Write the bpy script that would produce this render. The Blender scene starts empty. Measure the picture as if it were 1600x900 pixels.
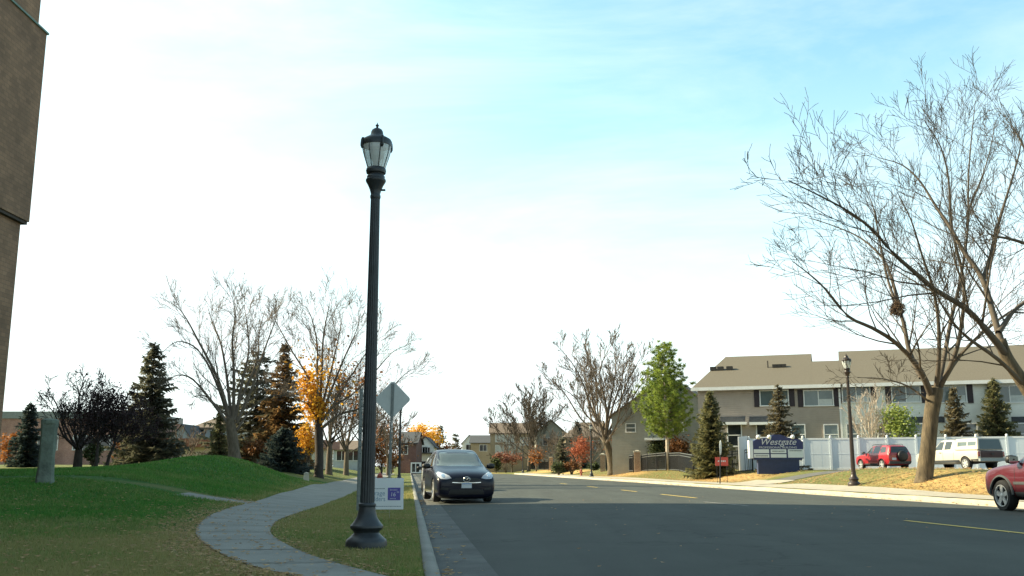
import bpy, bmesh, math, random
import numpy as np
from mathutils import Vector, Matrix
from mathutils.bvhtree import BVHTree
from mathutils.geometry import delaunay_2d_cdt

scene = bpy.context.scene
COL = scene.collection
R = math.radians

# ------------------------------------------------------------------ camera, sky, sun, exposure
FPX, PITCH, EYE = 1515.0, R(10.47), 1.10
cam_data = bpy.data.cameras.new('camera')
cam = bpy.data.objects.new('camera', cam_data)
COL.objects.link(cam)
cam.location = (0, 0, EYE)
cam.rotation_euler = (R(90) + PITCH, 0, 0)
cam_data.sensor_width = 36.0
cam_data.lens = 36.0 * FPX / 1600.0
cam_data.clip_end = 3000
cam_data.clip_start = 0.05
scene.camera = cam

SUN_EL, SUN_AL = R(30), R(13)
sun_dir = Vector((-math.cos(SUN_AL) * math.cos(SUN_EL), math.sin(SUN_AL) * math.cos(SUN_EL), math.sin(SUN_EL)))
sun_data = bpy.data.lights.new('sun', 'SUN')
sun_data.energy = 5.0
sun_data.angle = R(0.55)
sun_data.color = (1.0, 0.86, 0.57)
sun = bpy.data.objects.new('sun', sun_data)
COL.objects.link(sun)
sun.location = sun_dir * 200
sun.rotation_euler = sun_dir.to_track_quat('Z', 'Y').to_euler()

world = bpy.data.worlds.new('World')
scene.world = world
world.use_nodes = True
wn, wl = world.node_tree.nodes, world.node_tree.links
wn.clear()
sky = wn.new('ShaderNodeTexSky')
sky.sky_type = 'NISHITA'
sky.sun_disc = False
sky.sun_elevation = SUN_EL
sky.sun_rotation = math.atan2(sun_dir.x, sun_dir.y)
sky.air_density = 1.0
sky.dust_density = 1.6
sky.ozone_density = 1.0
tc = wn.new('ShaderNodeTexCoord')
mp = wn.new('ShaderNodeMapping')
mp.inputs['Scale'].default_value = (1.0, 0.8, 3.2)
mp.inputs['Rotation'].default_value = (0.12, 0.16, 0.3)
nz = wn.new('ShaderNodeTexNoise')
nz.inputs['Scale'].default_value = 2.1
nz.inputs['Detail'].default_value = 7
nz.inputs['Roughness'].default_value = 0.6
nz.inputs['Distortion'].default_value = 0.6
wl.new(tc.outputs['Generated'], mp.inputs['Vector'])
wl.new(mp.outputs[0], nz.inputs['Vector'])
ramp = wn.new('ShaderNodeValToRGB')
ramp.color_ramp.elements[0].position = 0.4
ramp.color_ramp.elements[0].color = (0, 0, 0, 1)
ramp.color_ramp.elements[1].position = 0.8
ramp.color_ramp.elements[1].color = (1, 1, 1, 1)
wl.new(nz.outputs['Fac'], ramp.inputs['Fac'])
# thin cirrus haze that thickens towards the horizon and towards the sun
sep = wn.new('ShaderNodeSeparateXYZ')
wl.new(tc.outputs['Generated'], sep.inputs[0])
def wmath(op, a, b=None, clamp=False):
    n = wn.new('ShaderNodeMath'); n.operation = op; n.use_clamp = clamp
    for i, v in enumerate((a, b)):
        if v is None: continue
        if hasattr(v, 'is_linked'): wl.new(v, n.inputs[i])
        else: n.inputs[i].default_value = v
    return n.outputs[0]
low = wmath('SUBTRACT', 1.0, wmath('MULTIPLY', sep.outputs['Z'], 2.3), True)
low = wmath('POWER', low, 1.2)
ahead = wmath('ADD', wmath('MULTIPLY', sep.outputs['Y'], 0.6), 0.5, True)
veil = wmath('MULTIPLY', wmath('MULTIPLY', low, 0.9), wmath('MAXIMUM', ahead, 0.8))
sunward = wmath('MULTIPLY', wmath('ADD', wmath('MULTIPLY', sep.outputs['X'], -1.0), 0.06), 0.75, True)
veil = wmath('ADD', veil, wmath('MULTIPLY', sunward, ahead))
veil = wmath('ADD', veil, wmath('MULTIPLY', ramp.outputs['Color'], 0.6), True)
tint = wn.new('ShaderNodeMix'); tint.data_type = 'RGBA'; tint.blend_type = 'MULTIPLY'
tint.inputs[0].default_value = 1.0
bright = wn.new('ShaderNodeVectorMath'); bright.operation = 'SCALE'
wl.new(sky.outputs[0], bright.inputs[0])
wl.new(wmath('ADD', wmath('MULTIPLY', ahead, 0.8), 1.0), bright.inputs['Scale'])
wl.new(bright.outputs[0], tint.inputs[6])
tint.inputs[7].default_value = (0.97, 1.33, 1.11, 1)
mixc = wn.new('ShaderNodeMix'); mixc.data_type = 'RGBA'
wl.new(wmath('MULTIPLY', veil, 0.9), mixc.inputs[0])
wl.new(tint.outputs[2], mixc.inputs[6])
mixc.inputs[7].default_value = (8.2, 8.9, 9.0, 1)
bg = wn.new('ShaderNodeBackground')
bg.inputs['Strength'].default_value = 0.066
wl.new(mixc.outputs[2], bg.inputs['Color'])
wo = wn.new('ShaderNodeOutputWorld')
wl.new(bg.outputs[0], wo.inputs['Surface'])

scene.view_settings.view_transform = 'Standard'
scene.view_settings.look = 'None'
scene.view_settings.exposure = 1.28
scene.view_settings.gamma = 1.0
scene.view_settings.use_curve_mapping = False
scene.cycles.max_bounces = 6
scene.cycles.transparent_max_bounces = 12

# ------------------------------------------------------------------ where a point of the photo lies in the place
SN, CS = math.sin(PITCH), math.cos(PITCH)
def ray(u, v):
    dx, dy = (u - 800) / FPX, (450 - v) / FPX
    return Vector((dx, CS - dy * SN, SN + dy * CS))
def at(u, v, Y):
    """point at distance Y ahead"""
    r = ray(u, v)
    return Vector((0, 0, EYE)) + r * (Y / r.y)
def at_z(u, v, z):
    r = ray(u, v)
    return Vector((0, 0, EYE)) + r * ((z - EYE) / r.z)

# ------------------------------------------------------------------ road frame and terrain
T = Vector((-0.1035, 0.99463))
N = Vector((0.99463, 0.1035))
O = Vector((-0.63, 9.2))
W = 16.6
def ds(x, y):
    px, py = x - O.x, y - O.y
    return px * N.x + py * N.y, px * T.x + py * T.y
def xy(d, s):
    return O.x + N.x * d + T.x * s, O.y + N.y * d + T.y * s
def sstep(a, b, x):
    t = np.clip((x - a) / (b - a), 0, 1)
    return t * t * (3 - 2 * t)
def land(x, y):
    """height of the open ground (numpy friendly)"""
    x = np.asarray(x, float); y = np.asarray(y, float)
    d = (x - O.x) * N.x + (y - O.y) * N.y
    left = 0.13 + 0.85 * sstep(2.2, 9.5, -d) * sstep(8, 30, y)
    left = left + 0.64 * np.exp(-((x + 11.6) / 2.55) ** 2 - ((y - 39.0) / 4.8) ** 2) * sstep(2.6, 5, -d)
    left = left + 0.3 * sstep(58, 85, y) * sstep(7, 16, -d)
    left = left + 0.05 * np.sin(x * 0.9 + 1.0) * np.sin(y * 0.45) * sstep(3, 7, -d)
    right = 0.15 + 0.75 * sstep(1.9, 8.0, d - W)
    bump = 0.18 * np.exp(-((d - W - 4.5) / 2.2) ** 2) * (0.5 + 0.5 * np.sin(y * 0.16 + 0.4))
    right = right + bump
    sgl = (x - O.x) * T.x + (y - O.y) * T.y
    right = right + 0.30 * np.exp(-((d - W - 4.8) / 2.3) ** 2) * sstep(22, 30, sgl) * (1 - sstep(37, 41, sgl))
    return np.where(d < W / 2, left, right)
def Z(x, y):
    return float(land(x, y))
def ground(u, v):
    """point of the photo on the open ground"""
    z = 0.15
    for _ in range(25):
        p = at_z(u, v, min(z, 1.0))
        z = 0.5 * z + 0.5 * Z(p.x, p.y)
    return Vector((p.x, p.y, Z(p.x, p.y)))
def spot(u, d):
    """ground point on the viewing column u at distance d right of the left kerb"""
    k = (u - 800) / FPX * CS
    y = (d + O.x * N.x + O.y * N.y) / (k * N.x + N.y)
    x = k * y
    return Vector((x, y, Z(x, y)))
def col(u, Y):
    x = (u - 800) / FPX * Y * CS
    return Vector((x, Y, Z(x, Y)))

# ------------------------------------------------------------------ materials
def srgb(r, g, b):
    f = lambda c: (c / 255) / 12.92 if c / 255 <= 0.04045 else (((c / 255) + 0.055) / 1.055) ** 2.4
    return (f(r), f(g), f(b))
def mat(name, c, rough=0.7, var=0.25, scale=6.0, bump=0.0, bscale=None, metal=0.0, coat=0.0, stretch=None, c2=None, spec=None, detail=5):
    m = bpy.data.materials.new(name)
    m.use_nodes = True
    n, l = m.node_tree.nodes, m.node_tree.links
    b = n['Principled BSDF']
    t = n.new('ShaderNodeTexCoord')
    src = t.outputs['Object']
    if stretch:
        mpn = n.new('ShaderNodeMapping'); mpn.inputs['Scale'].default_value = stretch
        l.new(src, mpn.inputs['Vector']); src = mpn.outputs[0]
    nz = n.new('ShaderNodeTexNoise')
    nz.inputs['Scale'].default_value = scale
    nz.inputs['Detail'].default_value = detail
    nz.inputs['Roughness'].default_value = 0.62
    l.new(src, nz.inputs['Vector'])
    rp = n.new('ShaderNodeValToRGB')
    lo = c2 if c2 else tuple(x * (1 - var) for x in c)
    hi = c if c2 else tuple(min(x * (1 + var), 0.95) for x in c)
    rp.color_ramp.elements[0].position = 0.32; rp.color_ramp.elements[0].color = (*lo, 1)
    rp.color_ramp.elements[1].position = 0.68; rp.color_ramp.elements[1].color = (*hi, 1)
    l.new(nz.outputs['Fac'], rp.inputs['Fac'])
    l.new(rp.outputs['Color'], b.inputs['Base Color'])
    b.inputs['Roughness'].default_value = rough
    b.inputs['Metallic'].default_value = metal
    if spec is not None: b.inputs['Specular IOR Level'].default_value = spec
    if coat:
        b.inputs['Coat Weight'].default_value = coat
        b.inputs['Coat Roughness'].default_value = 0.04
    if bump:
        bn = n.new('ShaderNodeBump'); bn.inputs['Strength'].default_value = bump
        bn.inputs['Distance'].default_value = 0.02
        if bscale:
            nb = n.new('ShaderNodeTexNoise'); nb.inputs['Scale'].default_value = bscale
            nb.inputs['Detail'].default_value = 4
            l.new(src, nb.inputs['Vector']); l.new(nb.outputs['Fac'], bn.inputs['Height'])
        else:
            l.new(nz.outputs['Fac'], bn.inputs['Height'])
        l.new(bn.outputs[0], b.inputs['Normal'])
    return m
def siding(name, c, pitch=0.16, var=0.08):
    m = mat(name, c, 0.75, var, 1.5)
    n, l = m.node_tree.nodes, m.node_tree.links
    b = n['Principled BSDF']
    t = n.new('ShaderNodeTexCoord')
    s = n.new('ShaderNodeSeparateXYZ'); l.new(t.outputs['Object'], s.inputs[0])
    dv = n.new('ShaderNodeMath'); dv.operation = 'DIVIDE'; dv.inputs[1].default_value = pitch
    fr = n.new('ShaderNodeMath'); fr.operation = 'FRACT'
    l.new(s.outputs['Z'], dv.inputs[0]); l.new(dv.outputs[0], fr.inputs[0])
    bn = n.new('ShaderNodeBump'); bn.inputs['Strength'].default_value = 0.9; bn.inputs['Distance'].default_value = 0.03
    l.new(fr.outputs[0], bn.inputs['Height']); l.new(bn.outputs[0], b.inputs['Normal'])
    return m
def brick(name, c1, c2, mortar, scale=4.0):
    m = mat(name, c1, 0.85, 0.2, 2.0)
    n, l = m.node_tree.nodes, m.node_tree.links
    b = n['Principled BSDF']
    t = n.new('ShaderNodeTexCoord')
    sx = n.new('ShaderNodeSeparateXYZ'); l.new(t.outputs['Object'], sx.inputs[0])
    ad = n.new('ShaderNodeMath'); l.new(sx.outputs['X'], ad.inputs[0]); l.new(sx.outputs['Y'], ad.inputs[1])
    cb = n.new('ShaderNodeCombineXYZ'); l.new(ad.outputs[0], cb.inputs['X']); l.new(sx.outputs['Z'], cb.inputs['Y'])
    bt = n.new('ShaderNodeTexBrick')
    bt.inputs['Scale'].default_value = scale
    bt.inputs['Color1'].default_value = (*c1, 1); bt.inputs['Color2'].default_value = (*c2, 1)
    bt.inputs['Mortar'].default_value = (*mortar, 1)
    bt.inputs['Mortar Size'].default_value = 0.012
    l.new(cb.outputs[0], bt.inputs['Vector'])
    nz = n.new('ShaderNodeTexNoise'); nz.inputs['Scale'].default_value = 0.7; nz.inputs['Detail'].default_value = 6
    l.new(t.outputs['Object'], nz.inputs['Vector'])
    mx = n.new('ShaderNodeMix'); mx.data_type = 'RGBA'; mx.blend_type = 'OVERLAY'; mx.inputs[0].default_value = 0.7
    l.new(bt.outputs['Color'], mx.inputs[6]); l.new(nz.outputs['Fac'], mx.inputs[7])
    l.new(mx.outputs[2], b.inputs['Base Color'])
    bn = n.new('ShaderNodeBump'); bn.inputs['Strength'].default_value = 0.4; bn.inputs['Distance'].default_value = 0.01
    l.new(bt.outputs['Fac'], bn.inputs['Height']); bn.invert = True
    l.new(bn.outputs[0], b.inputs['Normal'])
    return m
def glass(name, c, rough=0.06):
    m = mat(name, c, rough, 0.15, 1.2)
    b = m.node_tree.nodes['Principled BSDF']
    b.inputs['Specular IOR Level'].default_value = 0.8
    return m
def leafmat(name, ca, cb, scale=9.0, rough=0.75):
    m = mat(name, ca, rough, 0.3, scale, c2=cb, detail=2)
    n, l = m.node_tree.nodes, m.node_tree.links
    b = n['Principled BSDF']
    tr = n.new('ShaderNodeBsdfTranslucent')
    mx = n.new('ShaderNodeMixShader'); mx.inputs[0].default_value = 0.35
    src = b.inputs['Base Color'].links[0].from_socket
    l.new(src, tr.inputs['Color'])
    l.new(b.outputs[0], mx.inputs[1]); l.new(tr.outputs[0], mx.inputs[2])
    l.new(mx.outputs[0], n['Material Output'].inputs['Surface'])
    return m

MT = {
 'asphalt': None,
 'concrete': mat('pale_concrete', (0.35, 0.315, 0.25), 0.9, 0.14, 2.2, 0.25, 40),
 'walk': mat('grey_walk_concrete', (0.20, 0.20, 0.178), 0.9, 0.16, 1.1, 0.3, 60),
 'gutter': mat('stained_gutter_concrete', (0.075, 0.08, 0.075), 0.9, 0.35, 1.3, 0.3, 50),
 'yellow_paint': mat('worn_yellow_paint', (0.78, 0.56, 0.12), 0.8, 0.3, 9, c2=(0.5, 0.38, 0.1)),
 'white_paint': mat('worn_white_paint', (0.3, 0.3, 0.28), 0.8, 0.3, 14, c2=(0.14, 0.14, 0.13)),
 'lot': mat('lot_asphalt', (0.10, 0.098, 0.09), 0.9, 0.2, 3),
 'post': mat('dark_green_grey_lamp_paint', (0.022, 0.028, 0.034), 0.42, 0.3, 9, 0.06, 70),
 'brown_post': mat('dark_brown_lamp_paint', (0.035, 0.024, 0.02), 0.4, 0.3, 9),
 'galv': mat('galvanised_steel', (0.24, 0.27, 0.27), 0.5, 0.18, 12, metal=0.35),
 'signback': mat('bare_aluminium_sign_back', (0.6, 0.64, 0.63), 0.5, 0.08, 4),
 'plastic_white': leafmat('corrugated_white_plastic', (0.86, 0.88, 0.9), (0.82, 0.85, 0.87), 3),
 'purple': mat('violet_print', (0.10, 0.085, 0.36), 0.5, 0.1, 5),
 'blue_ink': mat('pale_blue_print', (0.22, 0.33, 0.45), 0.5, 0.1, 5),
 'grey_ink': mat('grey_print', (0.25, 0.28, 0.32), 0.5, 0.1, 5),
 'wire': mat('bare_wire', (0.35, 0.33, 0.26), 0.5, 0.1, 5, metal=0.5),
 'rubber': mat('tyre_rubber', (0.018, 0.018, 0.019), 0.85, 0.25, 14),
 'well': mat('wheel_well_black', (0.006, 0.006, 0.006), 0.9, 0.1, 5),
 'trim': mat('black_trim', (0.012, 0.012, 0.013), 0.5, 0.2, 8),
 'alloy': mat('silver_wheel', (0.55, 0.56, 0.57), 0.35, 0.08, 6, metal=0.55),
 'chrome': mat('chrome', (0.62, 0.64, 0.66), 0.15, 0.04, 6, metal=0.95),
 'carglass': glass('tinted_car_glass', (0.035, 0.043, 0.042), 0.03),
 'screen_glass': glass('pale_windscreen', (0.085, 0.108, 0.104), 0.04),
 'lens': glass('clear_headlight', (0.42, 0.45, 0.5), 0.08),
 'redlens': glass('red_lens', (0.28, 0.012, 0.012), 0.12),
 'plate': mat('number_plate_white', (0.6, 0.63, 0.66), 0.5, 0.06, 30),
 'plateblue': mat('number_plate_blue', (0.16, 0.3, 0.5), 0.5, 0.1, 20),
 'navy_car': mat('blue_black_car_paint', (0.006, 0.007, 0.018), 0.32, 0.15, 3, coat=0.22, spec=0.25),
 'red_car': mat('red_car_paint', (0.30, 0.010, 0.016), 0.35, 0.1, 3, coat=0.8),
 'maroon_car': mat('maroon_car_paint', (0.085, 0.004, 0.011), 0.35, 0.1, 3, coat=0.7, metal=0.1),
 'white_car': mat('white_truck_paint', (0.46, 0.43, 0.375), 0.4, 0.05, 3, coat=0.5),
 'silver_car': mat('silver_car_paint', (0.5, 0.53, 0.55), 0.35, 0.05, 3, metal=0.5, coat=0.6),
 'cladding': mat('grey_plastic_cladding', (0.055, 0.06, 0.065), 0.6, 0.15, 6),
 'bark': mat('grey_brown_bark', (0.12, 0.095, 0.068), 0.9, 0.4, 5, 0.7, 22, stretch=(3, 3, 0.7)),
 'bark_dark': mat('dark_bark', (0.042, 0.034, 0.029), 0.9, 0.4, 6, 0.6, 20, stretch=(3, 3, 0.7)),
 'bark_tan': mat('tan_bark', (0.10, 0.076, 0.046), 0.9, 0.55, 3.2, 1.0, 20, stretch=(3, 3, 0.6)),  # tan bark colour with darker grain
 'twig': mat('grey_twigs', (0.15, 0.12, 0.095), 0.9, 0.25, 3),
 'twig_tan': mat('tan_twigs', (0.085, 0.068, 0.052), 0.9, 0.25, 3),
 'twig_pale': mat('pale_twigs', (0.5, 0.43, 0.36), 0.9, 0.25, 3),
 'twig_dark': mat('blackish_twigs', (0.03, 0.022, 0.022), 0.9, 0.25, 3),
 'spruce': leafmat('spruce_needles', (0.2, 0.19, 0.13), (0.075, 0.085, 0.06), 3.5),
 'spruce_blue': leafmat('blue_spruce_needles', (0.075, 0.10, 0.09), (0.03, 0.043, 0.042), 3.5),
 'spruce_brown': leafmat('brownish_spruce_needles', (0.22, 0.18, 0.10), (0.075, 0.07, 0.045), 2.2),
 'spruce_green': leafmat('yellow_green_spruce_needles', (0.27, 0.25, 0.11), (0.09, 0.10, 0.055), 2.5),
 'spruce_rust': leafmat('rust_tinted_needles', (0.30, 0.17, 0.07), (0.09, 0.08, 0.045), 1.3),
 'pine': leafmat('bright_pine_needles', (0.34, 0.42, 0.06), (0.11, 0.17, 0.045), 1.3),
 'yellow_leaf': leafmat('golden_leaves', (0.85, 0.48, 0.04), (0.55, 0.26, 0.03), 4),
 'orange_leaf': leafmat('orange_leaves', (0.42, 0.16, 0.035), (0.2, 0.07, 0.02), 3),
 'red_leaf': leafmat('coral_red_leaves', (0.48, 0.15, 0.07), (0.26, 0.075, 0.045), 3),
 'faded_red': leafmat('faded_red_leaves', (0.34, 0.14, 0.095), (0.2, 0.095, 0.065), 3),
 'purple_leaf': leafmat('dark_purple_leaves', (0.045, 0.02, 0.022), (0.018, 0.01, 0.012), 4),
 'rust_hedge': leafmat('rusty_hedge_leaves', (0.24, 0.10, 0.03), (0.08, 0.04, 0.018), 3),
 'green_leaf': leafmat('green_shrub_leaves', (0.09, 0.11, 0.035), (0.03, 0.045, 0.018), 3),
 'lime_leaf': leafmat('lime_leaves', (0.36, 0.42, 0.09), (0.18, 0.23, 0.06), 3),
 'dead_leaf': leafmat('fallen_leaf', (0.62, 0.42, 0.2), (0.24, 0.13, 0.05), 11),
 'grass': leafmat('grass_blades', (0.075, 0.095, 0.03), (0.05, 0.055, 0.028), 1.2),
 'stone': mat('weathered_stone', (0.135, 0.165, 0.135), 0.95, 0.35, 3.5, 0.9, 14),
 'pier': brick('tan_brick_pier', (0.42, 0.30, 0.2), (0.3, 0.18, 0.12), (0.4, 0.36, 0.3), 5),
 'coping': mat('limestone_coping', (0.5, 0.46, 0.38), 0.9, 0.1, 4),
 'iron': mat('black_iron', (0.014, 0.015, 0.017), 0.5, 0.2, 8),
 'grey_iron': mat('grey_painted_rail', (0.10, 0.11, 0.115), 0.5, 0.15, 8),
 'vinyl': mat('white_vinyl_fence', (0.68, 0.74, 0.78), 0.55, 0.05, 0.6),
 'vinyl_trim': mat('white_vinyl_trim', (0.78, 0.8, 0.8), 0.5, 0.03, 2),
 'taupe': siding('taupe_siding', (0.37, 0.315, 0.275)),
 'white_siding': siding('white_siding', (0.80, 0.82, 0.78)),
 'grey_siding': siding('grey_green_siding', (0.30, 0.30, 0.265)),
 'tan_siding': siding('tan_siding', (0.36, 0.29, 0.2)),
 'blue_siding': siding('pale_blue_siding', (0.45, 0.5, 0.54)),
 'roof': mat('tan_asphalt_shingles', (0.125, 0.11, 0.084), 0.95, 0.16, 9, 0.5, 30, stretch=(1, 3, 3)),
 'roof_brown': mat('brown_shingles', (0.14, 0.105, 0.08), 0.95, 0.25, 7, 0.5, 30),
 'roof_dark': mat('slate_grey_shingles', (0.06, 0.066, 0.075), 0.95, 0.25, 7, 0.4, 30),
 'white_trim': mat('white_house_trim', (0.74, 0.74, 0.72), 0.6, 0.05, 3),
 'shutter': mat('plum_shutter', (0.028, 0.017, 0.022), 0.6, 0.2, 6),
 'pane': glass('window_pane', (0.10, 0.135, 0.14), 0.05),
 'pane_dark': glass('dark_window_pane', (0.025, 0.03, 0.035), 0.05),
 'curtain': mat('pale_curtain', (0.5, 0.52, 0.5), 0.8, 0.1, 6),
 'red_brick': brick('pinkish_brick', (0.36, 0.20, 0.155), (0.28, 0.14, 0.11), (0.36, 0.3, 0.27), 4),
 'far_brick': brick('dark_red_brick', (0.13, 0.062, 0.052), (0.10, 0.045, 0.04), (0.22, 0.16, 0.14), 4),
 'tower_brick': brick('brown_tower_brick', (0.25, 0.15, 0.09), (0.18, 0.108, 0.064), (0.13, 0.085, 0.056), 1.7),
 'tower_band': mat('tower_soffit', (0.05, 0.04, 0.034), 0.9, 0.2, 3),
 'copper': mat('weathered_copper_flashing', (0.12, 0.2, 0.17), 0.6, 0.2, 5),
 'fascia_red': mat('red_brown_metal_fascia', (0.26, 0.10, 0.06), 0.6, 0.15, 2, stretch=(6, 6, 0.2)),
 'cream': mat('cream_render', (0.62, 0.55, 0.4), 0.9, 0.06, 2),
 'sign_blue': mat('navy_sign_paint', (0.026, 0.034, 0.12), 0.5, 0.12, 4),
 'sign_base': mat('navy_sign_base', (0.02, 0.032, 0.085), 0.6, 0.15, 4),
 'sign_white': mat('white_sign_panel', (0.66, 0.7, 0.7), 0.5, 0.04, 3),
 'sign_side': mat('white_sign_return', (0.7, 0.74, 0.78), 0.5, 0.04, 3),
 'letter': mat('silver_lettering', (0.56, 0.58, 0.62), 0.5, 0.05, 3),
 'letter_dark': mat('dark_lettering', (0.08, 0.1, 0.11), 0.5, 0.05, 3),
 'hydrant': mat('red_hydrant_paint', (0.32, 0.07, 0.045), 0.5, 0.2, 8),
 'red_sign': mat('red_sign_face', (0.55, 0.075, 0.055), 0.5, 0.08, 4),
 'bin_dark': mat('dark_red_steel', (0.05, 0.018, 0.016), 0.6, 0.2, 6),
 'utility': mat('grey_green_utility', (0.2, 0.22, 0.21), 0.6, 0.15, 6),
 'nest': mat('dry_nest', (0.09, 0.055, 0.03), 0.95, 0.4, 20, 0.8, 40),
 'treeline': mat('far_treeline', (0.13, 0.095, 0.075), 0.95, 0.45, 0.35),
 'vent': mat('vent_shadow_dark', (0.03, 0.028, 0.026), 0.8, 0.2, 6),
}
def frosted():
    m = bpy.data.materials.new('ribbed_lamp_glass'); m.use_nodes = True
    n, l = m.node_tree.nodes, m.node_tree.links
    b = n['Principled BSDF']
    b.inputs['Base Color'].default_value = (0.85, 0.9, 0.9, 1)
    b.inputs['Roughness'].default_value = 0.12
    b.inputs['Specular IOR Level'].default_value = 0.8
    t = n.new('ShaderNodeTexCoord'); w = n.new('ShaderNodeTexWave')
    w.bands_direction = 'Z'; w.inputs['Scale'].default_value = 9; w.inputs['Distortion'].default_value = 1.0
    l.new(t.outputs['Object'], w.inputs['Vector'])
    bn = n.new('ShaderNodeBump'); bn.inputs['Strength'].default_value = 0.6
    l.new(w.outputs['Fac'], bn.inputs['Height']); l.new(bn.outputs[0], b.inputs['Normal'])
    tr = n.new('ShaderNodeBsdfTransparent'); tr.inputs['Color'].default_value = (0.8, 0.86, 0.86, 1)
    mx = n.new('ShaderNodeMixShader'); mx.inputs[0].default_value = 0.6
    l.new(tr.outputs[0], mx.inputs[1]); l.new(b.outputs[0], mx.inputs[2])
    l.new(mx.outputs[0], n['Material Output'].inputs['Surface'])
    return m
MT['lampglass'] = frosted()

def asphalt():
    m = mat('worn_asphalt', (0.036, 0.043, 0.037), 0.88, 0.16, 0.6, 0.35, 90)
    n, l = m.node_tree.nodes, m.node_tree.links
    b = n['Principled BSDF']
    src = b.inputs['Base Color'].links[0].from_socket
    t = n.new('ShaderNodeTexCoord')
    mpn = n.new('ShaderNodeMapping'); mpn.inputs['Rotation'].default_value = (0, 0, R(-5.9)); mpn.inputs['Scale'].default_value = (0.9, 0.06, 1)
    l.new(t.outputs['Object'], mpn.inputs['Vector'])
    s1 = n.new('ShaderNodeTexNoise'); s1.inputs['Scale'].default_value = 1.6; s1.inputs['Detail'].default_value = 3
    l.new(mpn.outputs[0], s1.inputs['Vector'])
    s2 = n.new('ShaderNodeTexNoise'); s2.inputs['Scale'].default_value = 70; s2.inputs['Detail'].default_value = 3
    l.new(t.outputs['Object'], s2.inputs['Vector'])
    ad = n.new('ShaderNodeMath'); ad.operation = 'ADD'
    l.new(s1.outputs['Fac'], ad.inputs[0]); l.new(s2.outputs['Fac'], ad.inputs[1])
    mr = n.new('ShaderNodeMapRange'); mr.inputs['From Min'].default_value = 0.6; mr.inputs['From Max'].default_value = 1.4
    mr.inputs['To Min'].default_value = 0.62; mr.inputs['To Max'].default_value = 1.38
    l.new(ad.outputs[0], mr.inputs['Value'])
    vm = n.new('ShaderNodeVectorMath'); vm.operation = 'SCALE'
    l.new(src, vm.inputs[0]); l.new(mr.outputs[0], vm.inputs['Scale'])
    vo = n.new('ShaderNodeTexVoronoi'); vo.feature = 'DISTANCE_TO_EDGE'; vo.inputs['Scale'].default_value = 0.22
    wp = n.new('ShaderNodeTexNoise'); wp.inputs['Scale'].default_value = 0.9; wp.inputs['Detail'].default_value = 5
    l.new(t.outputs['Object'], wp.inputs['Vector'])
    av = n.new('ShaderNodeMix'); av.data_type = 'VECTOR'; av.inputs[0].default_value = 0.16
    l.new(t.outputs['Object'], av.inputs[4]); 
    sc_ = n.new('ShaderNodeVectorMath'); sc_.operation = 'SCALE'; sc_.inputs['Scale'].default_value = 14
    l.new(wp.outputs['Color'], sc_.inputs[0]); l.new(sc_.outputs[0], av.inputs[5])
    l.new(av.outputs[1], vo.inputs['Vector'])
    cr = n.new('ShaderNodeMapRange'); cr.inputs['From Min'].default_value = 0.0; cr.inputs['From Max'].default_value = 0.012
    cr.inputs['To Min'].default_value = 0.55; cr.inputs['To Max'].default_value = 1.0
    l.new(vo.outputs['Distance'], cr.inputs['Value'])
    vm2 = n.new('ShaderNodeVectorMath'); vm2.operation = 'SCALE'
    l.new(vm.outputs[0], vm2.inputs[0]); l.new(cr.outputs[0], vm2.inputs['Scale'])
    l.new(vm2.outputs[0], b.inputs['Base Color'])
    return m
MT['asphalt'] = asphalt()

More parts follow.
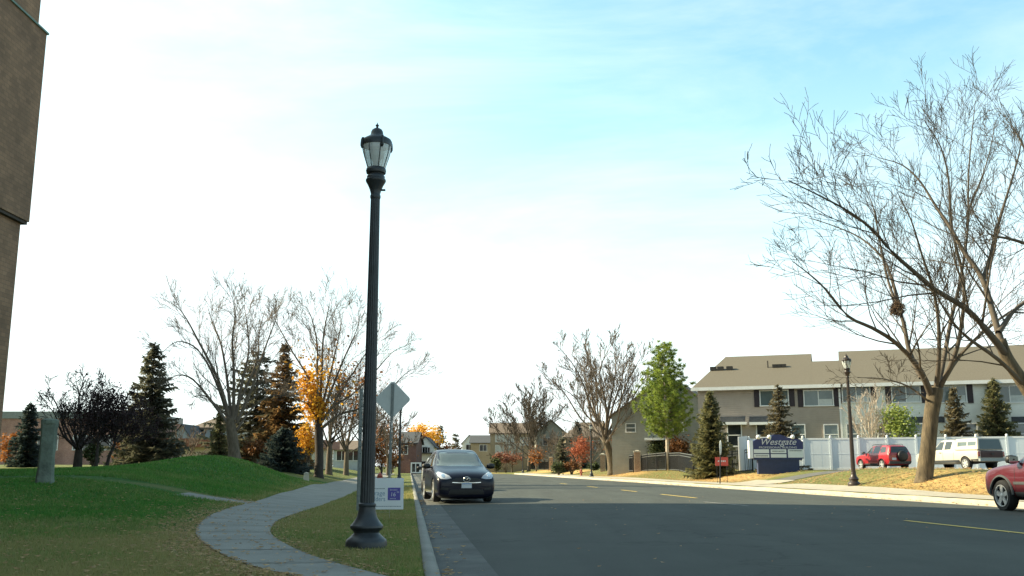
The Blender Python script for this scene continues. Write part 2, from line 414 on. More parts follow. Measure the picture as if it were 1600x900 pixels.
def turf():
    m = bpy.data.materials.new('lawn_turf'); m.use_nodes = True
    n, l = m.node_tree.nodes, m.node_tree.links
    b = n['Principled BSDF']; b.inputs['Roughness'].default_value = 0.95
    b.inputs['Specular IOR Level'].default_value = 0.15
    t = n.new('ShaderNodeTexCoord')
    def noise(sc, det=5, rough=0.62):
        z = n.new('ShaderNodeTexNoise'); z.inputs['Scale'].default_value = sc; z.inputs['Detail'].default_value = det
        z.inputs['Roughness'].default_value = rough
        l.new(t.outputs['Object'], z.inputs['Vector']); return z.outputs['Fac']
    def mixc(f, a, bb):
        x = n.new('ShaderNodeMix'); x.data_type = 'RGBA'
        l.new(f, x.inputs[0])
        for i, v in ((6, a), (7, bb)):
            if isinstance(v, tuple): x.inputs[i].default_value = (*v, 1)
            else: l.new(v, x.inputs[i])
        return x.outputs[2]
    def mathn(op, a, bb, clamp=True):
        x = n.new('ShaderNodeMath'); x.operation = op; x.use_clamp = clamp
        for i, v in enumerate((a, bb)):
            if isinstance(v, float): x.inputs[i].default_value = v
            else: l.new(v, x.inputs[i])
        return x.outputs[0]
    def rng(f, a, bb):
        x = n.new('ShaderNodeMapRange'); x.interpolation_type = 'SMOOTHSTEP'
        x.inputs['From Min'].default_value = a; x.inputs['From Max'].default_value = bb
        l.new(f, x.inputs['Value']); return x.outputs[0]
    at1 = n.new('ShaderNodeAttribute'); at1.attribute_name = 'dry_lit'
    at2 = n.new('ShaderNodeAttribute'); at2.attribute_name = 'leafy'
    fine = noise(45, 4); mid = noise(2.2, 6); big = noise(0.35, 4)
    green = mixc(rng(fine, 0.3, 0.7), (0.022, 0.085, 0.010), (0.05, 0.145, 0.022))
    olive = mixc(rng(fine, 0.3, 0.7), (0.12, 0.117, 0.042), (0.26, 0.23, 0.095))
    dryf = rng(mathn('ADD', mathn('MULTIPLY', mathn('ADD', mid, big), 0.45), mathn('SUBTRACT', at1.outputs['Fac'], 0.5, False), False), 0.25, 0.75)
    base = mixc(dryf, green, olive)
    leafc = mixc(rng(noise(19, 3, 0.8), 0.35, 0.65), (0.27, 0.155, 0.06), (0.72, 0.49, 0.2))
    leaff = rng(mathn('ADD', mathn('MULTIPLY', mathn('ADD', noise(9, 5, 0.75), noise(0.6, 4)), 0.5), mathn('SUBTRACT', at2.outputs['Fac'], 0.5, False), False), 0.42, 0.62)
    outc = mixc(leaff, base, leafc)
    l.new(outc, b.inputs['Base Color'])
    bn = n.new('ShaderNodeBump'); bn.inputs['Strength'].default_value = 0.8; bn.inputs['Distance'].default_value = 0.05
    l.new(fine, bn.inputs['Height']); l.new(bn.outputs[0], b.inputs['Normal'])
    return m
MT['turf'] = turf()

# ------------------------------------------------------------------ mesh helpers
class MB:
    def __init__(s): s.v, s.f, s.m = [], [], []
    def add(s, vs, fs, mi=0):
        o = len(s.v); s.v += [tuple(p) for p in vs]
        s.f += [tuple(i + o for i in q) for q in fs]; s.m += [mi] * len(fs); return s
    def box(s, c, size, rz=0, mi=0, taper=1.0, bevel=0.0):
        sx, sy, sz = (a / 2 for a in size)
        pts = []
        for zz, k in ((-sz, 1), (sz, taper)):
            for a, b in ((-1, -1), (1, -1), (1, 1), (-1, 1)):
                x, y = a * sx * k, b * sy * k
                pts.append((c[0] + x * math.cos(rz) - y * math.sin(rz), c[1] + x * math.sin(rz) + y * math.cos(rz), c[2] + zz))
        return s.add(pts, [(3, 2, 1, 0), (4, 5, 6, 7), (0, 1, 5, 4), (1, 2, 6, 5), (2, 3, 7, 6), (3, 0, 4, 7)], mi)
    def tube(s, path, radii, n=6, mi=0, cap=True):
        vs, fs = [], []
        L = len(path)
        for i, p in enumerate(path):
            p = Vector(p)
            a = Vector(path[max(i - 1, 0)]); b = Vector(path[min(i + 1, L - 1)])
            t = (b - a)
            t = t.normalized() if t.length > 1e-9 else Vector((0, 0, 1))
            ref = Vector((1, 0, 0)) if abs(t.x) < 0.7 else Vector((0, 1, 0))
            e1 = t.cross(ref).normalized(); e2 = t.cross(e1)
            r = radii[i] if hasattr(radii, '__len__') else radii
            for k in range(n):
                an = 2 * math.pi * k / n
                vs.append(p + e1 * (r * math.cos(an)) + e2 * (r * math.sin(an)))
        for i in range(L - 1):
            for k in range(n):
                a = i * n + k; b = i * n + (k + 1) % n
                fs.append((a, b, b + n, a + n))
        if cap:
            fs.append(tuple(range(n - 1, -1, -1))); fs.append(tuple((L - 1) * n + k for k in range(n)))
        return s.add(vs, fs, mi)
    def lathe(s, prof, n=24, c=(0, 0, 0), mi=0, axis='z', flute=0, depth=0.0, cap=True):
        """prof: (z, r) list"""
        vs, fs = [], []
        for z, r in prof:
            for k in range(n):
                an = 2 * math.pi * k / n
                rr = r * (1 - depth * (0.5 + 0.5 * math.cos(an * flute))) if flute else r
                x, y = rr * math.cos(an), rr * math.sin(an)
                if axis == 'z': p = (c[0] + x, c[1] + y, c[2] + z)
                elif axis == 'x': p = (c[0] + z, c[1] + x, c[2] + y)
                else: p = (c[0] + x, c[1] + z, c[2] + y)
                vs.append(p)
        L = len(prof)
        for i in range(L - 1):
            for k in range(n):
                a = i * n + k; b = i * n + (k + 1) % n
                fs.append((a, b, b + n, a + n))
        if cap:
            fs.append(tuple(range(n - 1, -1, -1))); fs.append(tuple((L - 1) * n + k for k in range(n)))
        return s.add(vs, fs, mi)
    def prism(s, poly, y0, y1, mi=0):
        """poly of (x, z) pushed along y"""
        n = len(poly)
        vs = [(x, y0, z) for x, z in poly] + [(x, y1, z) for x, z in poly]
        fs = [tuple(range(n)), tuple(range(2 * n - 1, n - 1, -1))]
        for i in range(n):
            j = (i + 1) % n
            fs.append((i, i + n, j + n, j))
        return s.add(vs, fs, mi)
    def build(s, name, mats, parent=None, smooth=False, loc=None, rz=0, xf=None):
        me = bpy.data.meshes.new(name)
        if xf is not None: s.v = [tuple(xf(*p)) for p in s.v]
        me.from_pydata(s.v, [], s.f)
        if not isinstance(mats, (list, tuple)): mats = [mats]
        for m in mats: me.materials.append(MT[m] if isinstance(m, str) else m)
        if len(mats) > 1: me.polygons.foreach_set('material_index', s.m)
        if smooth:
            me.polygons.foreach_set('use_smooth', [True] * len(me.polygons))
        me.update()
        o = bpy.data.objects.new(name, me)
        COL.objects.link(o)
        if parent is not None: o.parent = parent
        if loc is not None: o.location = loc
        o.rotation_euler[2] = rz
        return o
def autosmooth(o, ang=35):
    bm = bmesh.new(); bm.from_mesh(o.data)
    bmesh.ops.recalc_face_normals(bm, faces=bm.faces)
    for f in bm.faces: f.smooth = True
    lim = math.radians(ang)
    for e in bm.edges:
        if len(e.link_faces) == 2 and e.calc_face_angle(0) > lim: e.smooth = False
    bm.to_mesh(o.data); bm.free(); return o
def thing(name, label, cat, loc=(0, 0, 0), rz=0, group=None):
    o = bpy.data.objects.new(name, None); COL.objects.link(o)
    o.empty_display_size = 0.2
    o.location = loc; o.rotation_euler[2] = rz
    o['label'] = label; o['category'] = cat
    if group: o['group'] = group
    return o
def tag(o, label, cat, group=None):
    o['label'] = label; o['category'] = cat
    if group: o['group'] = group
    return o
def structure(o): o['kind'] = 'structure'; return o
def stuff(o): o['kind'] = 'stuff'; return o
def dup(root, label, loc, rz=0, sc=1.0, group=None):
    r = root.copy(); COL.objects.link(r)
    r.location = loc; r.rotation_euler = (0, 0, rz); r.scale = (sc, sc, sc); r['label'] = label
    if group: r['group'] = group
    for ch in list(root.children):
        c = ch.copy(); COL.objects.link(c); c.parent = r
        for g in ch.children:
            q = g.copy(); COL.objects.link(q); q.parent = c
    return r
def letters(text, size, depth, name, m, parent, loc, rot, shear=0.0, sx=1.0, align='CENTER'):
    cu = bpy.data.curves.new('txt', 'FONT'); cu.body = text; cu.size = size; cu.extrude = depth
    cu.align_x = align; cu.shear = shear
    t = bpy.data.objects.new('txt', cu); COL.objects.link(t)
    dg = bpy.context.evaluated_depsgraph_get()
    me = bpy.data.meshes.new_from_object(t.evaluated_get(dg))
    bpy.data.objects.remove(t); bpy.data.curves.remove(cu)
    for v in me.vertices: v.co.x *= sx
    me.materials.clear(); me.materials.append(MT[m])
    o = bpy.data.objects.new(name, me); COL.objects.link(o)
    o.parent = parent; o.location = loc; o.rotation_euler = rot
    return o
# ------------------------------------------------------------------ the walk's two edges, as functions of the distance ahead
outer_px = [(470, 905), (400, 890), (345, 868), (314, 848), (304, 835), (309, 820), (330, 805), (362, 793), (395, 786), (440, 771), (500, 757), (546, 748.5)]
inner_px = [(640, 912), (590, 898), (530, 884), (480, 868), (440, 850), (423, 837), (421, 828), (432, 815), (460, 804), (500, 792), (540, 776), (563, 765)]
EO = sorted([(ground(u, v).y, ground(u, v).x) for u, v in outer_px])
EI = sorted([(ground(u, v).y, ground(u, v).x) for u, v in inner_px])
def edge_x(E, y):
    y = np.asarray(y, float)
    ys = np.array([p[0] for p in E]); xs = np.array([p[1] for p in E])
    lo = xs[0] + (y - ys[0]) * 1.0 * (xs[1] - xs[0]) / (ys[1] - ys[0])
    hi = xs[-1] + (y - ys[-1]) * (T.x / T.y)
    return np.where(y < ys[0], lo, np.where(y > ys[-1], hi, np.interp(y, ys, xs)))
def smooth_edge(E, y):
    return sum(edge_x(E, np.asarray(y) + k) for k in (-0.8, -0.4, 0, 0.4, 0.8)) / 5

# ------------------------------------------------------------------ ground sheet
def spaced(a, b, st): return list(np.arange(a, b - 1e-6, st))
dl = [-900, -600, -400, -280, -200, -150, -110, -85, -68, -56, -48, -42, -37, -33, -30, -28] + spaced(-26, -0.3, 0.45) + [-0.2, -0.12, -0.1]
dr = [W + 0.1, W + 0.12, W + 0.2] + spaced(W + 0.6, W + 16, 0.5) + [W + k for k in (17, 19, 22, 26, 31, 38, 46, 56, 70, 90, 120, 160, 220, 300, 420, 600, 900)]
dd = np.array(dl + spaced(1, W - 0.5, 2.0) + dr)
ss = np.array([-120, -80, -50, -35, -25, -18, -12] + spaced(-8, 60, 0.5) + spaced(60, 150, 2.0) + [150, 156, 165, 180, 200, 230, 270, 330, 420, 550, 750, 1000, 1400, 1900])
D, S = np.meshgrid(dd, ss)
X = O.x + N.x * D + T.x * S; Y = O.y + N.y * D + T.y * S
ZZ = land(X, Y)
inroad = (D > -0.11) & (D < W + 0.11) & (S < 152)
ZZ = np.where(inroad, -0.1, ZZ)
# shallow roll of the lawn surface
ZZ = ZZ + np.where(inroad, 0, 0.012 * np.sin(X * 2.3 + Y * 0.7) * np.sin(Y * 1.3 - X))
nS, nD = D.shape
idx = np.arange(nS * nD).reshape(nS, nD)
faces = np.stack([idx[:-1, :-1], idx[:-1, 1:], idx[1:, 1:], idx[1:, :-1]], -1).reshape(-1, 4)
me = bpy.data.meshes.new('ground')
me.from_pydata(np.stack([X, Y, ZZ], -1).reshape(-1, 3).tolist(), [], faces.tolist())
me.materials.append(MT['turf'])
me.polygons.foreach_set('use_smooth', [True] * len(me.polygons))
eo, ei = smooth_edge(EO, Y), smooth_edge(EI, Y)
strip = (X > ei - 0.2) & (D < W / 2)
near = 1 - sstep(12.5, 19, Y)
dry_lit = np.where(D < W / 2, 0.16 + 0.62 * near, 0.66)
dry_lit = np.where(strip, 0.66, dry_lit)
dry_lit = np.where((D < W / 2) & (Y > 50), 0.62, dry_lit)  # far lawn coloured yellower to look sunlit
worn = np.exp(-((Y - 25.5 - 0.25 * (X + 6)) / 1.1) ** 2) * sstep(-14, -8, X) * (D < 0)
dry_lit = np.maximum(dry_lit, 0.62 * worn)
deo = np.abs(X - eo); dei = np.abs(X - ei)
leafy = np.where(D < W / 2, 0.10, 0.5)
leafy = np.maximum(leafy, 0.56 * np.exp(-(deo / 0.55) ** 2) * (Y < 27))
leafy = np.maximum(leafy, 0.47 * np.exp(-(dei / 0.45) ** 2) * (Y < 27))
leafy = np.maximum(leafy, np.where(X < eo, 0.40 * (1 - sstep(10.5, 14, Y)), 0))
isl = np.exp(-((D - W - 4.0) / 3.0) ** 2)
leafy = np.where(D > W, 0.36 + 0.26 * isl * (0.55 + 0.45 * np.sin(Y * 0.21 + 0.3)), leafy)
for nm, arr in (('dry_lit', dry_lit), ('leafy', leafy)):
    a = me.attributes.new(nm, 'FLOAT', 'POINT'); a.data.foreach_set('value', arr.reshape(-1).astype(np.float32))
me.update()
g = bpy.data.objects.new('ground', me); COL.objects.link(g); structure(g)

def ribbon(name, m, d_list, z_list, s_list, zfun=None):
    mb = MB(); vs = []
    for s in s_list:
        for d, z in zip(d_list, z_list):
            x, y = xy(d, s); vs.append((x, y, z if zfun is None else zfun(d, s, x, y) + z))
    n = len(d_list); fs = []
    for i in range(len(s_list) - 1):
        for k in range(n - 1):
            a = i * n + k; fs.append((a, a + 1, a + 1 + n, a + n))
    mb.add(vs, fs)
    return structure(mb.build(name, m, smooth=True))
def crown(d): return 0.09 * (1 - ((d - W / 2) / (W / 2 - 0.6)) ** 2)
sl = spaced(-40, 150.1, 2.0)
ds_ = list(np.linspace(0.6, W - 0.6, 17))
ribbon('road', 'asphalt', ds_, [crown(d) for d in ds_], sl)
ribbon('gutter', 'gutter', [0.0, 0.25, 0.606], [-0.02, -0.012, 0.004], sl)
ribbon('gutter', 'concrete', [W - 0.606, W - 0.25, W], [0.004, -0.012, -0.02], sl)
kd = [0.0, -0.015, -0.05, -0.16, -0.185]
kz = [-0.1, 0.095, 0.145, 0.15, 0.05]
def wob(d, s, x, y): return 0.006 * math.sin(s * 0.9) + 0.004 * math.sin(s * 2.3)
ribbon('kerb', 'walk', kd, kz, spaced(-40, 150.1, 1.0), wob)
# right kerb drops for the driveway
DW0, DW1 = 41.5, 47.5
def kdrop(d, s, x, y):
    k = float(sstep(DW0 - 2, DW0 - 0.5, s) * (1 - sstep(DW1 + 0.5, DW1 + 2, s)))
    return wob(d, s, x, y) - (0.015 * k if d > W + 0.001 else 0)
ribbon('kerb', 'concrete', [W - q for q in kd], kz, spaced(-40, 150.1, 0.5), kdrop)
# right pavement beside the kerb
ribbon('pavement', 'concrete', [W + q for q in (0.15, 0.6, 1.1, 1.7, 2.2)], [0.016] * 5, spaced(-30, 150, 0.5), lambda d, s, x, y: Z(x, y))
# concrete drive up to the parking lot
ribbon('driveway', 'concrete', [W + q for q in np.arange(0.02, 3.6, 0.5)], [0.03] * len(np.arange(0.02, 3.6, 0.5)), spaced(DW0, DW1 + 0.1, 0.5),
       lambda d, s, x, y: Z(x, y) - 0.13 * float(1 - sstep(0.0, 1.4, d - W)))
ribbon('parking_lot', 'lot', [W + q for q in np.arange(9.2, 34, 0.8)], [0.022] * len(np.arange(9.2, 34, 0.8)), spaced(33, 56, 0.8), lambda d, s, x, y: Z(x, y))

ribbon('driveway', 'lot', [W + q for q in np.arange(3.52, 9.6, 0.5)], [0.02] * len(np.arange(3.52, 9.6, 0.5)), spaced(DW0 + .5, DW1 - 2.4, 0.5), lambda d, s, x, y: Z(x, y))
# footpath on the left with joints between slabs
mb = MB()
ys = np.arange(6.0, 48.5, 0.3)
rows = []
for y in ys:
    a, b = float(smooth_edge(EO, y)), float(smooth_edge(EI, y))
    rows.append([(a + (b - a) * k / 8, y, Z(a + (b - a) * k / 8, y) + 0.018 + 0.004 * math.sin(y * 1.1)) for k in range(9)])
y = 49.0
while y < 150:
    a, b = float(edge_x(EO, y)), float(edge_x(EI, y))
    rows.append([(a + (b - a) * k / 8, y, Z(a + (b - a) * k / 8, y) + 0.022) for k in range(9)]); y += 1.0
vs = [p for r in rows for p in r]; fs = []
for i in range(len(rows) - 1):
    for k in range(8):
        a = i * 9 + k; fs.append((a, a + 1, a + 10, a + 9))
mb.add(vs, fs)
structure(mb.build('footpath', 'walk', smooth=True))
MT['joint'] = mat('walk_joint_dirt', (0.07, 0.07, 0.06), 0.95, 0.3, 8)
mb = MB()
for y in list(np.arange(7.0, 48, 1.55)):
    a, b = float(smooth_edge(EO, y)), float(smooth_edge(EI, y))
    n = 8
    va = [(a + (b - a) * k / n, y + 0.12 * k / n, Z(a + (b - a) * k / n, y) + 0.0235) for k in range(n + 1)]
    vb = [(p[0], p[1] + 0.036, p[2]) for p in va]
    mb.add(va + vb, [(k, k + 1, k + n + 2, k + n + 1) for k in range(n)])
structure(mb.build('footpath_joint', 'joint'))
# side branch of the footpath
mb = MB(); vs = []
p0 = Vector((float(smooth_edge(EO, 24.0)) + 0.4, 24.0)); dirb = Vector((-1, -0.02)).normalized(); nb_ = Vector((-dirb.y, dirb.x))
for i in range(14):
    for k in range(4):
        q = p0 + dirb * (i * 0.16) + nb_ * ((k / 3 - 0.5) * 1.25)
        vs.append((q.x, q.y, Z(q.x, q.y) + 0.013))
mb.add(vs, [(i * 4 + k, i * 4 + k + 1, i * 4 + k + 5, i * 4 + k + 4) for i in range(13) for k in range(3)])
structure(mb.build('footpath', 'walk', smooth=True))
# dashed yellow centre line
mb = MB()
for (ua, va_, ub, vb_) in ((1372, 814, 1570, 835), (1010, 772.5, 1057, 778.5), (952, 765.8, 974, 768.4), (897, 760, 911, 761.8), (862, 755.4, 872, 756.6)):
    a = at_z(ua, va_, 0.09); b = at_z(ub, vb_, 0.09)
    da, sa = ds(a.x, a.y); db, sb = ds(b.x, b.y)
    dc = 9.15
    L = 8
    vs = []
    for i in range(L + 1):
        s = sa + (sb - sa) * i / L
        for o_ in (-0.06, 0.06):
            x, y = xy(dc + o_, s); vs.append((x, y, crown(dc + o_) + 0.008))
    mb.add(vs, [(2 * i, 2 * i + 1, 2 * i + 3, 2 * i + 2) for i in range(L)])
structure(mb.build('road_marking', 'yellow_paint'))
# faint worn white stripe on the lit asphalt
mb = MB()
a = at_z(1100, 784.5, 0.09); b = at_z(1170, 791, 0.09)
dv = (b - a).normalized(); nv = Vector((-dv.y, dv.x, 0)) * 0.06
mb.add([a - nv, b - nv, b + nv, a + nv], [(0, 1, 2, 3)])
o = mb.build('road_marking', 'white_paint'); structure(o)
for v in o.data.vertices: v.co.z = crown(ds(v.co.x, v.co.y)[0]) + 0.008

# ------------------------------------------------------------------ buildings
def window(parent, x, z, w, h, y=0.0, double=True, shutters=False, pane='pane', face='y', frame='white_trim', curtain=False):
    f = MB(); t = 0.075
    for c, s in (((x, y - 0.03, z + h / 2), (w + 2 * t, 0.09, t)), ((x, y - 0.04, z - h / 2), (w + 2 * t + 0.06, 0.11, t)),
                 ((x - w / 2 - t / 2, y - 0.03, z), (t, 0.088, h - t)), ((x + w / 2 + t / 2, y - 0.03, z), (t, 0.088, h - t))):
        f.box(c, s)
    if double: f.box((x, y - 0.03, z), (t * 0.9, 0.07, h - t))
    else: f.box((x, y - 0.03, z), (w, 0.07, t * 0.9))
    fo = f.build('window', frame, parent)
    MB().box((x, y - 0.012, z), (w, 0.02, h - 0.05)).build('pane', pane, fo)
    if curtain:
        MB().box((x + (0.25 * w if double else 0), y - 0.016, z - h * 0.27), (w * 0.46 if double else w * 0.9, 0.022, h * 0.4)).build('blind', 'curtain', fo)
    if shutters:
        for sg in (-1, 1):
            sh = MB(); xc = x + sg * (w / 2 + t + 0.22)
            sh.box((xc, y - 0.025, z), (0.4, 0.05, h + 0.16))
            for q in range(7): sh.box((xc, y - 0.055, z - h / 2 + (q + 0.5) * h / 7), (0.3, 0.02, h / 12))
            sh.build('shutter', 'shutter', parent)
    return fo

# the tall brown building along the left edge of the photo
TX, TY = -17.22, 33.0
z_so = at(30, 345, TY).z; z_co = at(75, 50, TY).z; z_top = z_co + 1.5
t = thing('tower_building', 'tall brown brick building cut off by the left edge, upper storeys jutting out', 'building', (TX, TY, 0))
MB().box((-9, -29, z_so / 2), (18, 58, z_so)).build('wall', 'tower_brick', t)
MB().box((-9 + 0.1, -29 + 0.1, (z_so + z_co) / 2), (18.2, 58.2, z_co - z_so)).build('upper_wall', 'tower_brick', t)
MB().box((-9 + 0.09, -29 + 0.09, z_so - 0.06), (18.12, 58.12, 0.1)).build('soffit', 'tower_band', t)
MB().box((-9 - 0.02, -29 - 0.02, z_co + 0.75), (18.0, 58.0, 1.5)).build('parapet', 'tower_brick', t)
MB().box((-9 + 0.12, -29 + 0.12, z_co + 0.03), (18.28, 58.28, 0.07)).build('flashing', 'copper', t)

# unseen block out of frame, added to cast the shade on the left lawn
t = thing('shade_block', 'unseen brown block added to shade the left lawn beyond the tall building', 'building', (-40, 49, 0))
MB().box((-6, 0, 10.5), (12, 26, 21)).build('wall', 'tower_brick', t)
MB().box((-6, 0, 21.1), (12.5, 26.5, 0.3)).build('roof', 'roof_dark', t)

def gable(parent, x0, x1, y0, y1, ze, zr, m, axis='x', over=0.35, th=0.14, name='roof'):
    """gable roof, ridge along axis, over the box x0..x1,y0..y1"""
    mb = MB()
    if axis == 'x':
        yc = (y0 + y1) / 2; k = (zr - ze) / (yc - y0); a, b = x0 - over, x1 + over
        prof = [(y0 - over, ze - k * over), (yc, zr), (y1 + over, ze - k * over), (y1 + over, ze - k * over + th), (yc, zr + th), (y0 - over, ze - k * over + th)]
        vs = [(a, p, q) for p, q in prof] + [(b, p, q) for p, q in prof]
    else:
        xc = (x0 + x1) / 2; k = (zr - ze) / (xc - x0); a, b = y0 - over, y1 + over
        prof = [(x0 - over, ze - k * over), (xc, zr), (x1 + over, ze - k * over), (x1 + over, ze - k * over + th), (xc, zr + th), (x0 - over, ze - k * over + th)]
        vs = [(p, a, q) for p, q in prof] + [(p, b, q) for p, q in prof]
    fs = [(0, 1, 4, 5), (1, 2, 3, 4), (11, 10, 7, 6), (10, 9, 8, 7)] + [(i, i + 6, (i + 1) % 6 + 6, (i + 1) % 6) for i in range(6)]
    mb.add(vs, fs)
    return mb.build(name, m, parent)
def gable_wall(parent, x0, x1, y0, y1, ze, zr, m, axis='x'):
    mb = MB()
    if axis == 'x':
        prof = [(y0, -1.2), (y1, -1.2), (y1, ze), ((y0 + y1) / 2, zr), (y0, ze)]
        vs = [(x0, p, q) for p, q in prof] + [(x1, p, q) for p, q in prof]
    else:
        prof = [(x0, -1.2), (x1, -1.2), (x1, ze), ((x0 + x1) / 2, zr), (x0, ze)]
        vs = [(p, y0, q) for p, q in prof] + [(p, y1, q) for p, q in prof]
    fs = [(4, 3, 2, 1, 0), (5, 6, 7, 8, 9)] + [(i, (i + 1) % 5, (i + 1) % 5 + 5, i + 5) for i in range(5)]
    mb.add(vs, fs)
    return mb.build('wall', m, parent)
def hip(parent, x0, x1, y0, y1, ze, zr, m, over=0.4, inset=None, name='roof'):
    mb = MB(); yc = (y0 + y1) / 2; i = inset if inset is not None else (y1 - y0) / 2
    a, b, c, d = x0 - over, x1 + over, y0 - over, y1 + over
    mb.add([(a, c, ze), (b, c, ze), (b, d, ze), (a, d, ze), (a + i, yc, zr), (b - i, yc, zr), (a, c, ze - 0.2), (b, c, ze - 0.2), (b, d, ze - 0.2), (a, d, ze - 0.2)],
           [(0, 1, 5, 4), (1, 2, 5), (2, 3, 4, 5), (3, 0, 4), (6, 7, 1, 0), (7, 8, 2, 1), (8, 9, 3, 2), (9, 6, 0, 3), (9, 8, 7, 6)])
    return mb.build(name, m, parent)

# the row of townhouses behind the white fence
HY = 74.0; YAW = R(-19)
hc = at(1320, 730, HY); hb = 0.85
def hx(u):  # local x along the front where the column u meets it
    k = (u - 800) / FPX * CS
    c, s = math.cos(YAW), math.sin(YAW)
    return (k * HY - hc.x) / (c - k * s)
def hz(u, v):
    q = hx(u); yy = HY + q * math.sin(YAW)
    return at(u, v, yy).z - hb
ze = at(1320, 602, HY).z - hb; zr = at(1275, 553, HY + 6.5).z - hb; zl = at(1300, 564, HY + 4.5).z - hb
th_ = thing('townhouse', 'taupe two-storey end townhouse with plum shutters and stepped tan roof', 'house', (hc.x, HY, hb), YAW)
xl = hx(1094)
MB().box((xl / 2, 5.5, ze / 2 - .4), (-xl, 11, ze + .8)).build('wall', 'taupe', th_)
k_ = (zr - ze) / 6.5
def slope_roof(parent, m, x0, x1, xr0, xr1, top, yb=11.4):
    yr = -0.45 + (top - ze) / k_
    mb = MB()
    mb.add([(x0, -0.45, ze), (x1, -0.45, ze), (xr1, yr, top), (xr0, yr, top), (x0, yb + 0.4, ze), (x1, yb + 0.4, ze), (xr1, max(yb - yr, yr + .2), top), (xr0, max(yb - yr, yr + .2), top)],
           [(0, 1, 2, 3), (3, 2, 6, 7), (7, 6, 5, 4), (0, 3, 7, 4), (1, 5, 6, 2), (0, 4, 5, 1)])
    return mb.build('roof', m, parent)
ra, rb = hx(1276) - 0.4, hx(1282) - 0.4
slope_roof(th_, 'roof', xl - 0.45, ra + 0.3, hx(1147) - 1.0, ra + 0.3, zr)
slope_roof(th_, 'roof', ra + 0.304, -0.003, ra + 0.304, -0.003, zl)
MB().box(((xl) / 2 - 0.2, -0.5, ze - 0.06), (-xl + 0.5, 0.13, 0.26)).build('gutter', 'white_trim', th_)
MB().box((-0.06, -0.03, ze / 2 - .1), (0.14, 0.08, ze - 0.35)).build('corner_trim', 'white_trim', th_)
for u in (1215, 1285): window(th_, hx(u), hz(u, 622), 2.05, 1.18, 0, True, True, 'pane', curtain=True)
window(th_, hx(1302), hz(1302, 679), 0.95, 1.5, 0, False, False, 'pane', curtain=True)
window(th_, hx(1250), hz(1250, 679), 0.95, 1.5, 0, False, False, 'pane')
for u in (1150, 1196):
    window(th_, hx(u), hz(u, 680), 1.0, 1.7, 0, False, False, 'pane_dark')
    MB().box((hx(u), -0.35, hz(u, 662)), (2.0, 0.7, 0.2)).build('porch_hood', 'white_trim', th_)
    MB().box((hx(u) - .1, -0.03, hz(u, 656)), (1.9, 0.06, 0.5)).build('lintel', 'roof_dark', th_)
for u, vv in ((1112, 579), (1124, 576), (1139, 575)):
    yy = 3.2; z0 = ze + (yy + 0.45) * k_
    MB().box((hx(u), yy, z0 + 0.12), (0.5, 0.35, 0.3)).build('vent_and_shadow', 'vent', th_)  # dark boxes stand for vents and their cast shadow alike
for i, u in enumerate((1202, 1214, 1221, 1228)):
    yy = 3.4; z0 = ze + (yy + 0.45) * k_
    if i == 0: MB().tube([(hx(u), yy, z0 - 0.1), (hx(u), yy, z0 + 0.55)], 0.06, 6).build('vent_pipe', 'vent', th_)
    else: MB().box((hx(u), yy, z0 + 0.1), (0.42, 0.3, 0.26)).build('vent_and_shadow', 'vent', th_)  # boxes beside the pipe cover vents and shadow together

tw = thing('townhouse', 'white two-storey townhouse with plum shutters, behind the parked pickup and white fence', 'house', (hc.x, HY, hb), YAW)
XR = 27.0
MB().box((XR / 2, 5.5, ze / 2 - .4), (XR, 11, ze + .8)).build('wall', 'white_siding', tw)
slope_roof(tw, 'roof', 0.003, XR, 0.003, XR, zr + 0.15)
MB().box((XR / 2 + 0.1, -0.5, ze - 0.06), (XR - 0.2, 0.13, 0.26)).build('gutter', 'white_trim', tw)
for u in (1345, 1424, 1496, 1588): window(tw, hx(u), hz(u, 616), 1.9, 1.2, 0, True, True, 'pane', curtain=True)
for u in (1338, 1388, 1437, 1520, 1598): window(tw, hx(u), hz(u, 678), 0.95, 1.5, 0, False, False, 'pane')
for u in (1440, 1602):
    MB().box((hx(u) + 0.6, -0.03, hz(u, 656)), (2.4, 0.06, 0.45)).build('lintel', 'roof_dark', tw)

# gabled grey house behind the green pine
Yh = 99.0
a, b = at(957, 730, Yh), at(1135, 730, Yh); zb = 0.85
t = thing('house', 'grey sided house with gable end half hidden behind the bright green pine', 'house', (a.x, Yh, zb), YAW)
wd = b.x - a.x; e_ = at(957, 650, Yh).z - zb; r_ = at(1045, 592, Yh).z - zb
gable_wall(t, 0, wd, 0, 14, e_, r_, 'grey_siding', 'y'); gable(t, 0, wd, 0, 14, e_, r_, 'roof_brown', 'y')
for u in (986, 1060): window(t, at(u, 669, Yh).x - a.x, at(u, 669, Yh).z - zb, 0.9, 0.85, 0, False)
MB().box((at(1026, 690, Yh).x - a.x, -0.6, at(1026, 687, Yh).z - zb), (1.9, 1.2, 0.22)).build('porch_hood', 'white_trim', t)

